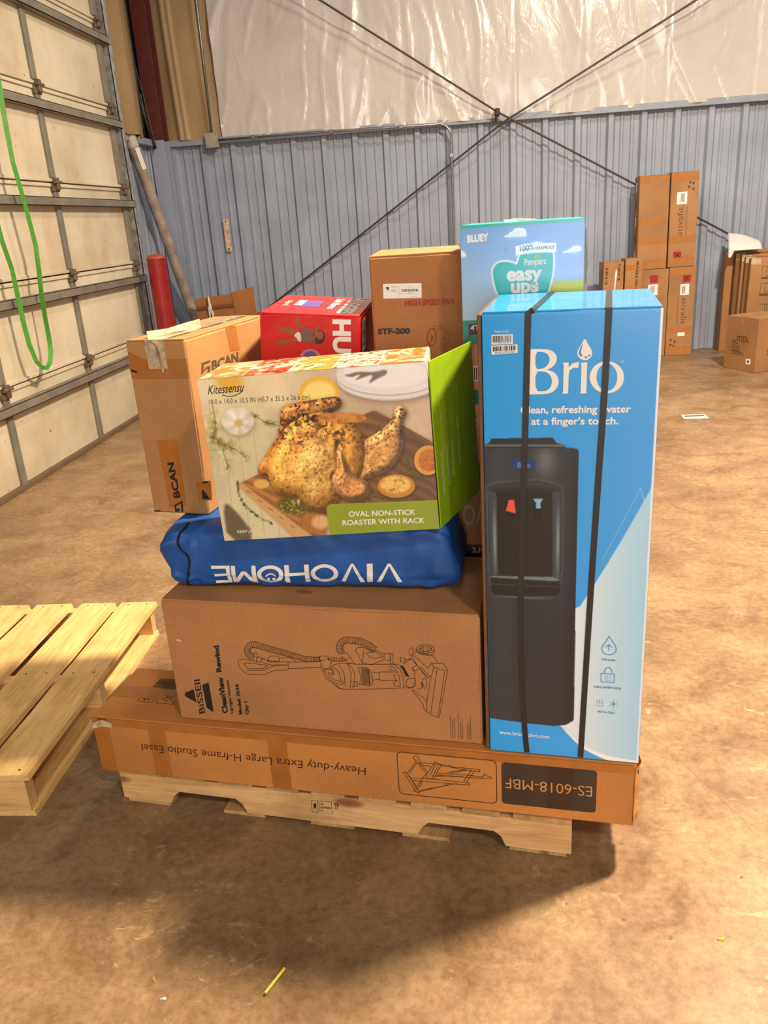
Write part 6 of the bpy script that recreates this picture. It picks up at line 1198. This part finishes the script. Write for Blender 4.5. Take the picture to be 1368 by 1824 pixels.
# ---- water cooler box
br = carton('water_cooler_box', 'tall bright blue water cooler box with black straps at the right of the pallet', 'carton', POSE['brio'], M('blue_box_print', (36, 150, 224), .34, var=.02, coat=.3), flap_mat=M('blue_lid_print', (44, 150, 214), .26, var=.04, coat=.5), seam='x')
f = face_fn(br, 'f')
w3, h3 = 336.2, 1012.8
cb = Canvas(1.5, 1, w3-1, h3-4.5, 1.7, (36, 154, 232))
U, V_ = cb.U, cb.V
g = np.clip(U/w3, 0, 1)[..., None]; q = np.clip(V_/h3, 0, 1)[..., None]
cb.C = np.array((32, 156, 234.))*(1-g)+np.array((66, 160, 240.))*g
cb.C = cb.C*(1-.0*q)+np.array((0, 6, 10.))*(1-q)*1.5
pm = cb.mask(ART['pale'], 0, 0)
gp = np.clip((U-190)/140, 0, 1)[..., None]; cb.put(pm, np.array((226, 238, 250.))*(1-gp)+np.array((168, 216, 248.))*gp)
cb.fill(ART['arc'], (248, 250, 252), 1, 0, 1)
cb.put(np.clip((V_ > 500)*(1.4-cb.dist_line(ART['thin'][0])), 0, 1)*.6, (150, 206, 250)); cb.put(np.clip(1.3-cb.dist_line(ART['thin'][1]), 0, 1)*.6, (190, 224, 250))
# the printed dispenser
dk = np.array((52, 57, 66.))
body = cb.mask(ART['disp_body'], 0, 0); shx = np.clip(1-np.abs(U-70)/190, 0, 1)
sh = (.80+.28*np.exp(-((U-30)/40)**2)+.10*np.exp(-((U-120)/60)**2)-.22*np.exp(-((U-189)/16)**2))[..., None]
cb.put(body, np.clip(dk*sh*(.92+.12*q), 0, 255))
nk = cb.mask(ART['disp_neck'], 0, 0); cb.put(nk, dk*.72); cb.put(nk*np.exp(-((V_-746)/2.2)**2), (110, 118, 126))
hx, hy = ART['disp_hi'][0]
cb.put(body*np.exp(-((U-hx)/22)**2-((V_-hy)/34)**2)*.85, (112, 118, 124))
rec = cb.mask(ART['disp_rec'], 0, 1); cb.put(np.clip(blur2(rec, 2)*1.0, 0, 1)*.9*(1-rec)*body, (120, 128, 138))
cb.put(rec, (34, 38, 43)); cb.fill(ART['disp_in'], (27, 29, 31), 1, 0, 0)
for k in ('disp_l', 'disp_r'):
    m_ = cb.mask(ART[k], 0, 0); cx = np.mean([p[0] for p in ART[k]])
    cb.put(m_, (58, 66, 74)); cb.put(m_*np.exp(-((U-cx-3)/3.5)**2)*(.5+.5*np.sin(V_/38)), (128, 142, 154))
cb.put(np.exp(-((V_-(ART['disp_rec'][3][1]-8-((U-95)/100)**2*14))/7)**2)*rec*.5, (70, 76, 84))
cb.fill(ART['disp_ledge'], (120, 134, 146), .9, 0, 0); cb.fill(ART['disp_tray'], (24, 26, 29), 1, 1, 0)
ly = ART['disp_tray'][0][1]; cb.put(rec*np.exp(-((V_-ly+9)/1.6)**2)*.5, (84, 90, 96))
lo_y = min(p[1] for p in ART['disp_rec']); cb.put(body*np.exp(-((V_-lo_y+2)/2.5)**2)*np.exp(-((U-90)/50)**2)*.6, (116, 120, 124))
cb.fill(ART['disp_logo'], (28, 60, 120), 1, 0, 0)
for k, c_ in (('disp_redb', (14, 14, 15)), ('disp_blub', (14, 14, 16)), ('disp_red', (232, 92, 66)), ('disp_blu', (140, 184, 224))): cb.fill(ART[k], c_, 1, 0, 0)
cb.C[:, cb.u > w3-5] = (238, 240, 242)
cb.C[cb.v > h3-9] = cb.C[cb.v > h3-9]*.9+25
cb.build(f, 'front_picture', MATS['print_gloss'], br)
W_ = MATS['print_white']; o1 = .0006
polys([ART['brio_B']], f, 'printed_logo_letter', W_, br, 1, off=o1); polys(ART['brio_ri'][:2], f, 'printed_logo_letter', W_, br, 0, off=o1); polys([ART['brio_o']], f, 'printed_logo_letter', W_, br, 0, off=o1)
polys([ART['brio_ri'][2]], f, 'printed_logo_drop', W_, br, 1, off=o1); polys(ART['brio_drop'], f, 'printed_logo_drop_shade', M('print_blue', (40, 140, 214), .36), br, 1, off=o1*2)
rg = [(ART['brio_o'][0][0][0]-4+2.6*math.cos(k*.52), ART['brio_o'][0][0][1]+30+2.6*math.sin(k*.52)) for k in range(13)]
strokes([rg], .8, f, 'printed_mark', W_, br, off=o1)
for t, bd in zip(ART['brio_text'], (.022, .022, 0)): text(t, f, 'printed_text', W_, br, bd, off=o1)
text(ART['www'], f, 'printed_text', W_, br, .006, off=o1)
text(ART['diskname'], f, 'printed_text', M('print_cyan', (90, 170, 224), .4), br, 0, off=o1)
ib = M('print_icon_blue', (92, 164, 220), .4)
strokes(ART['ico_line'], 2.1, f, 'printed_icon', ib, br, off=o1); strokes(ART['ico_thin'], 1.0, f, 'printed_icon', ib, br, off=o1)
for t in ART['ico_text']: text(t, f, 'printed_text', M('print_slate', (70, 84, 96), .5), br, .02, off=o1)
for i, Q in enumerate(ART['brio_lab']):
    lb_ = polys([Q], f, 'barcode_label', W_, br, off=o1)
    barcode(sub4(Q, .06, .1, .94, .66 if i else .78), f, 'printed_barcode', ink_b, lb_, 30, 11+i, off=o1*2)
    a, c_ = lerp4(Q, .12, .93), lerp4(Q, .9, .93); k_ = lerp4(Q, .12, .74 if i else .82)
    text(("SRL/NO.2503112635" if i else "8 17689 02190 3", a, c_, k_), f, 'printed_text', ink_b, lb_, .0, off=o1*2)
# left wall of the box: bare brown edge of the sleeve
MB().bbox(-.0095, -.0015, .002, .34, .002, h3/1000-.004, .002).build('sleeve_edge', M('sleeve_brown', (112, 76, 46), .8, var=.1, nscale=40), br)
# straps
ms = M('black_strapping', (38, 34, 32), .45, var=.08, nscale=90, bmp=.2)
for Pf, Pt in ((ART['strap1'][1:], ART['strap1t']), (ART['strap2'][1:], ART['strap2t'])):
    pf = chaikin(Pf, 1, False)[::-1]
    pts = []; nm = []
    for k, (u, v) in enumerate(pf):
        pts.append((u/1000, -.0022, max(.004, min(v, 1008)/1000))); nm.append((0, -1, 0))
    u0 = Pt[0][0]; u1 = Pt[-1][0]
    pts += [(u0/1000, -.0022, 1.0132), (u0/1000, .0, 1.0142)]; nm += [(0, -1, .5), (0, -.5, 1)]
    for t in (.06, .3, .6, .94): pts.append(((u0+(u1-u0)*t)/1000, .343*t, 1.0138)); nm.append((0, 0, 1))
    pts += [(u1/1000, .3429, 1.0138), (u1/1000, .3440, 1.010), (u1/1000, .3436, .5), (u1/1000, .3436, .01)]; nm += [(0, .5, 1), (0, 1, .5), (0, 1, 0), (0, 1, 0)]
    MB().ribbon(pts, nm, .0125, .0009).build('strap', ms, br)

# ================================================================== CARTONS AGAINST THE BACK WALL
m_k1 = M('kraft_far', (158, 113, 71), kind=m_card); m_k2 = M('kraft_far_dark', (124, 86, 50), kind=m_card)
red_l = M('print_deep_red', (150, 26, 30), .5)
def far_box(name, label, pose, mat, cat='carton', group=None, tape=True): return carton(name, label, cat, pose, mat, seam='x', tape=m_tapeo if tape else None, group=group)
def far_prints(r, flip):
    w, d, h = DIMS[r.name]; f = face_fn(r, 'f', .001)
    def P(u, v): return (u*1000, v*1000) if not flip else ((w-u)*1000, (h-v)*1000)
    def quad(u0, v0, u1, v1): return [P(u0, v0), P(u1, v0), P(u1, v1), P(u0, v1)]
    text(("ativafit", P(.125, .29), P(.125, .555), P(.07, .29)), f, 'printed_text', M('grey_ink', (74, 60, 50), .6), r, -.01)
    text(("smart exercise bike at home", P(.165, .29), P(.165, .555), P(.150, .29)), f, 'printed_text', M('grey_ink'), r, -.01)
    polys([quad(.05, .06, .125, .145)], f, 'printed_symbol', red_l, r); strokes([[P(.065, .08), P(.105, .13)], [P(.07, .125), P(.11, .09)]], 7, f, 'printed_symbol_mark', M('dark_red', (80, 14, 18), .5), r, off=.0006)
    lb = (.06, .58, .155, .69) if not flip else (.06, .165, .145, .27)
    lb_ = polys([quad(*lb)], f, 'shipping_label', WL, r); barcode(quad(lb[0]+.035, lb[1]+.02, lb[0]+.07, lb[3]-.015), f, 'printed_barcode', ink_b, lb_, 14, 3, off=.0006)
    if flip: polys([quad(.075, .585, .145, .675)], f, 'paper_label', WL, r)
    for u, v in ((.17, .76), (.20, .75), (.16, .72), (.20, .70)): polys([quad(u, v, u+.018, v+.022)], f, 'printed_icon', M('grey_ink'), r)
    for v in (.06, .26, .82): MB().box(.004, w-.004, -.0012, -.0006, v-.03, v+.03).build('tape', m_tapeo, r)
    return r
u1 = far_box('exercise_carton', 'upper brown carton with upright grey lettering and red symbol by the back wall', ((1.985, 8.50, .8695), (0, 0, -.012), (.258, .22, .870)), m_k1); far_prints(u1, False)
l1 = far_box('exercise_carton', 'lower brown carton with upside-down grey lettering standing on the floor', ((2.008, 8.50, 0), (0, 0, 0), (.258, .22, .868)), m_k1); far_prints(l1, True)
u0 = far_box('exercise_carton', 'plain taped upper carton left of the lettered carton by the back wall', ((1.690, 8.50, .8625), (0, 0, -.01), (.282, .22, .865)), m_k1)
for v in (.06, .27, .45, .83): MB().box(.004, .278, -.0008, -.0002, v-.03, v+.03).build('tape', m_tapeo, u0)
for i in range(5): polys([rect(60, 80+i*160, 110, 170+i*160)], face_fn(u0, 'l', .001), 'printed_panel', M('grey_ink') if i % 2 else WL, u0)
l0 = far_box('exercise_carton', 'lower left carton with red symbol mostly hidden behind the blue box', ((1.722, 8.50, 0), (0, 0, 0), (.280, .22, .861)), m_k1)
f = face_fn(l0, 'f', .001); polys([rect(100, 730, 180, 805)], f, 'printed_symbol', red_l, l0); lb_ = polys([rect(85, 610, 180, 715)], f, 'shipping_label', WL, l0); barcode(rect(110, 635, 150, 700), f, 'printed_barcode', ink_b, lb_, 12, 2, off=.0006)
s0 = far_box('small_carton', 'narrow taped carton with a torn white strip, left of the tall cartons', ((1.335, 8.30, 0), (.06, 0, 0), (.195, .20, .965)), m_k1)
f = face_fn(s0, 'f', .001)
polys([[(108, 700), (118, 690), (124, 800), (132, 860), (122, 905), (112, 850)]], f, 'torn_tape', WL, s0)
for (a, c) in ((40, 760), (160, 790)): text(("E-NN", (a, c), (a+2, c+150), (a-22, c)), f, 'printed_text', ink_b, s0, .02)
s1 = far_box('small_carton', 'narrow taped carton with black vertical lettering beside the tall cartons', ((1.545, 8.32, 0), (.04, 0, 0), (.165, .20, .985)), m_k1)
f = face_fn(s1, 'f', .001); text(("FRAGILE NO-NN", (105, 960), (98, 640), (128, 960)), f, 'printed_text', ink_b, s1, .03)
for v in (.7, .9): MB().box(.004, .16, -.0008, -.0002, v-.025, v+.025).build('tape', m_tape, s1)
# flat cartons leaning side by side
slabs = [(2.575, 8.625, .125, .985, 'thickest flat carton, nearest the wall in the leaning row', m_k1), (2.640, 8.535, .080, .965, 'second flat carton from the wall in the leaning row', m_k2), (2.672, 8.465, .062, .950, 'third flat carton from the wall in the leaning row', m_k1), (2.690, 8.415, .042, .935, 'thin fourth flat carton from the wall in the leaning row', m_k2), (2.712, 8.335, .072, .925, 'front flat carton of the leaning row, printed with furniture drawings', m_k1)]
for i, (x, y, th, hh, lb, mt) in enumerate(slabs):
    r = carton('flat_carton', lb, 'carton', ((x, y, 0), (0, 0, .004*i), (1.05, th, hh)), mt, seam='x', flaps=False)
    MB().box(-.0012, .09, -.0008, -.0002, hh-.06, hh-.004).build('tape', m_film, r)
    if i == 4:
        f = face_fn(r, 'f', .001); D = M('faded_black_ink')
        L = []
        for v in (745, 590): L += [[(110, v), (700, v), (700, v+100), (110, v+100), (110, v)], [(150, v+15), (240, v+15), (240, v+90), (150, v+90), (150, v+15)], [(290, v+15), (380, v+15), (380, v+90), (290, v+90), (290, v+15)]]
        strokes(L, 4, f, 'printed_drawing', D, r); strokes([[(110, 735), (700, 735)], [(110, 578), (700, 578)]], 16, f, 'printed_rule', D, r)
        K = [[(130, 490), (480, 490)]]
        for u in (170, 190, 225, 245, 300, 320): K.append([(u, 490), (u, 340)])
        K += [[(230, 470), (260, 500), (300, 490)], [(250, 400), (330, 400)]]
        strokes(K, 7, f, 'printed_drawing', D, r)
ftc = carton('square_carton', 'squat brown carton with small black lettering in front of the leaning flat cartons', 'carton', POSE['ft'], m_k1, seam='y', tape=m_tapeo)
f = face_fn(ftc, 'f', .001)
text(ART['ft_text'][0], f, 'printed_text', ink_b, ftc, .0); strokes(ART['ft_lines'], 5, f, 'printed_small_print', M('faded_ink'), ftc)
polys([ART['ft_lab']], f, 'sticker', WL, ftc); q = ART['ft_lab']; polys([sub4(q, .3, .3, .7, .7)], f, 'sticker_print', M('grey_ink'), ftc, off=.0006)
f2 = face_fn(ftc, 'r', .001); strokes([[(150, 300), (330, 300)], [(120, 200), (330, 200)], [(120, 178), (330, 178)], [(120, 156), (330, 156)]], 7, f2, 'printed_small_print', M('faded_ink'), ftc)
# sheet of paper on top of the flat cartons
b = MB(); n = 14
for j in range(n+1):
    for i in range(n+1):
        s, t = i/n, j/n
        top_ = Vector((2.585, 8.66, 1.155)).lerp(Vector((2.86, 8.60, 1.085)), s); bot = Vector((2.53, 8.40, .925)).lerp(Vector((2.86, 8.46, .996)), s)
        p = top_.lerp(bot, t); p.z += .028*math.sin(math.pi*t)+.012*math.sin(s*4+t*2); p.y -= .02*math.sin(math.pi*s)
        p.z = max(p.z, (1.0 if p.x > 2.565 else .93))
        b.v.append(tuple(p))
for j in range(n):
    for i in range(n): o = j*(n+1)+i; b.f.append((o, o+1, o+n+2, o+n+1))
pp = b.build('paper_sheet', M('paper_white', (206, 200, 196), .6, var=.02), smooth=True); tag(pp, 'loose white sheet of paper draped over the leaning flat cartons', 'paper')
pp.modifiers.new('thickness', 'SOLIDIFY').thickness = .0015

# open carton behind the tall tan box
oc = empty('open_carton', (-2.735, 8.24, 0), (.03, 0, -.045)); tag(oc, 'open brown carton with raised flaps and white string by the back wall', 'carton')
m_oc = M('kraft_open', (152, 96, 48), kind=m_card)
for nm, a in (('wall_panel', (0, .62, 0, .006, 0, .62)), ('wall_panel', (0, .62, .34, .346, 0, .62)), ('wall_panel', (0, .006, .006, .34, 0, .62)), ('wall_panel', (.614, .62, .006, .34, 0, .62)), ('bottom_panel', (.006, .614, .006, .34, .002, .008))):
    MB().bbox(*a, .002).build(nm, m_oc, oc)
for nm, poly, dy in (('flap', [(0, .62), (.40, .62), (.40, .86), (0, .845)], -.01), ('flap', [(.405, .62), (.62, .60), (.625, .905), (.39, .875)], -.018)):
    MB().prism(poly, lambda p: (p[0], dy+(p[1]-.62)*.10, p[1]), lambda p: (p[0], dy+.005+(p[1]-.62)*.10, p[1])).build(nm, m_oc, oc)
MB().box(.005, .40, -.0035, -.0115, .735, .765, Matrix.Translation((0, -.004, 0))).build('printed_stripe', M('brown_stripe', (118, 66, 40), .6), oc)
b = MB(); rn = random.Random(8)
for k in range(4):
    b.tube([(.155+.03*math.sin(t*3+k*1.6)*t+rn.uniform(-.004, .004), -.02-.004*k, .86-.26*t) for t in [i/9 for i in range(10)]], .006, 5)
b.build('white_string', M('string_white', (220, 206, 192), .6), oc)

# ================================================================== LITTER ON THE FLOOR
sl = empty('paper_slip', (1.63, 5.90, 0), (-.05, 0, 0)); tag(sl, 'small white printed paper slip lying on the floor far right', 'paper')
MB().bbox(-.085, .085, -.06, .06, .0006, .0022, .0004).build('slip', M('paper_white'), sl)
MB().box(-.07, .07, .0, .03, .0022, .0024).build('printed_line', M('grey_ink'), sl)
a, c = Vector((-.449, 1.173, .006)), Vector((-.421, 1.232, .006))
stw = empty('drinking_straw', a); tag(stw, 'short cut yellow-green straw lying on the floor in front of the pallet', 'straw')
ring_tube(Vector((0, 0, 0)), c-a, .0034, .0026).build('straw_tube', M('straw_yellow', (198, 188, 40), .35, var=.05, coat=.3), stw)
for i, (p, lb) in enumerate((((-.66, 1.155, 0), 'tiny white paper scrap on the floor left of the straw'), ((-.40, 2.02, 0), ''), ((.505, 1.345, 0), 'tiny yellow paper scrap on the floor right of the pallet'))):
    if not lb: continue
    b = MB(); rn = random.Random(i+3); n = 9
    P = [(.011*math.cos(k*.7)*(1+rn.uniform(-.4, .4)), .006*math.sin(k*.7)*(1+rn.uniform(-.4, .4))) for k in range(n)]
    o = b.prism(P, lambda q: (q[0], q[1], .0006), lambda q: (q[0], q[1], .003+.003*math.sin(q[0]*300))).build('paper_scrap', M('paper_white') if i == 0 else M('straw_yellow'))
    o.location = p; o.scale = (.6, .6, .6); tag(o, lb, 'paper scrap')
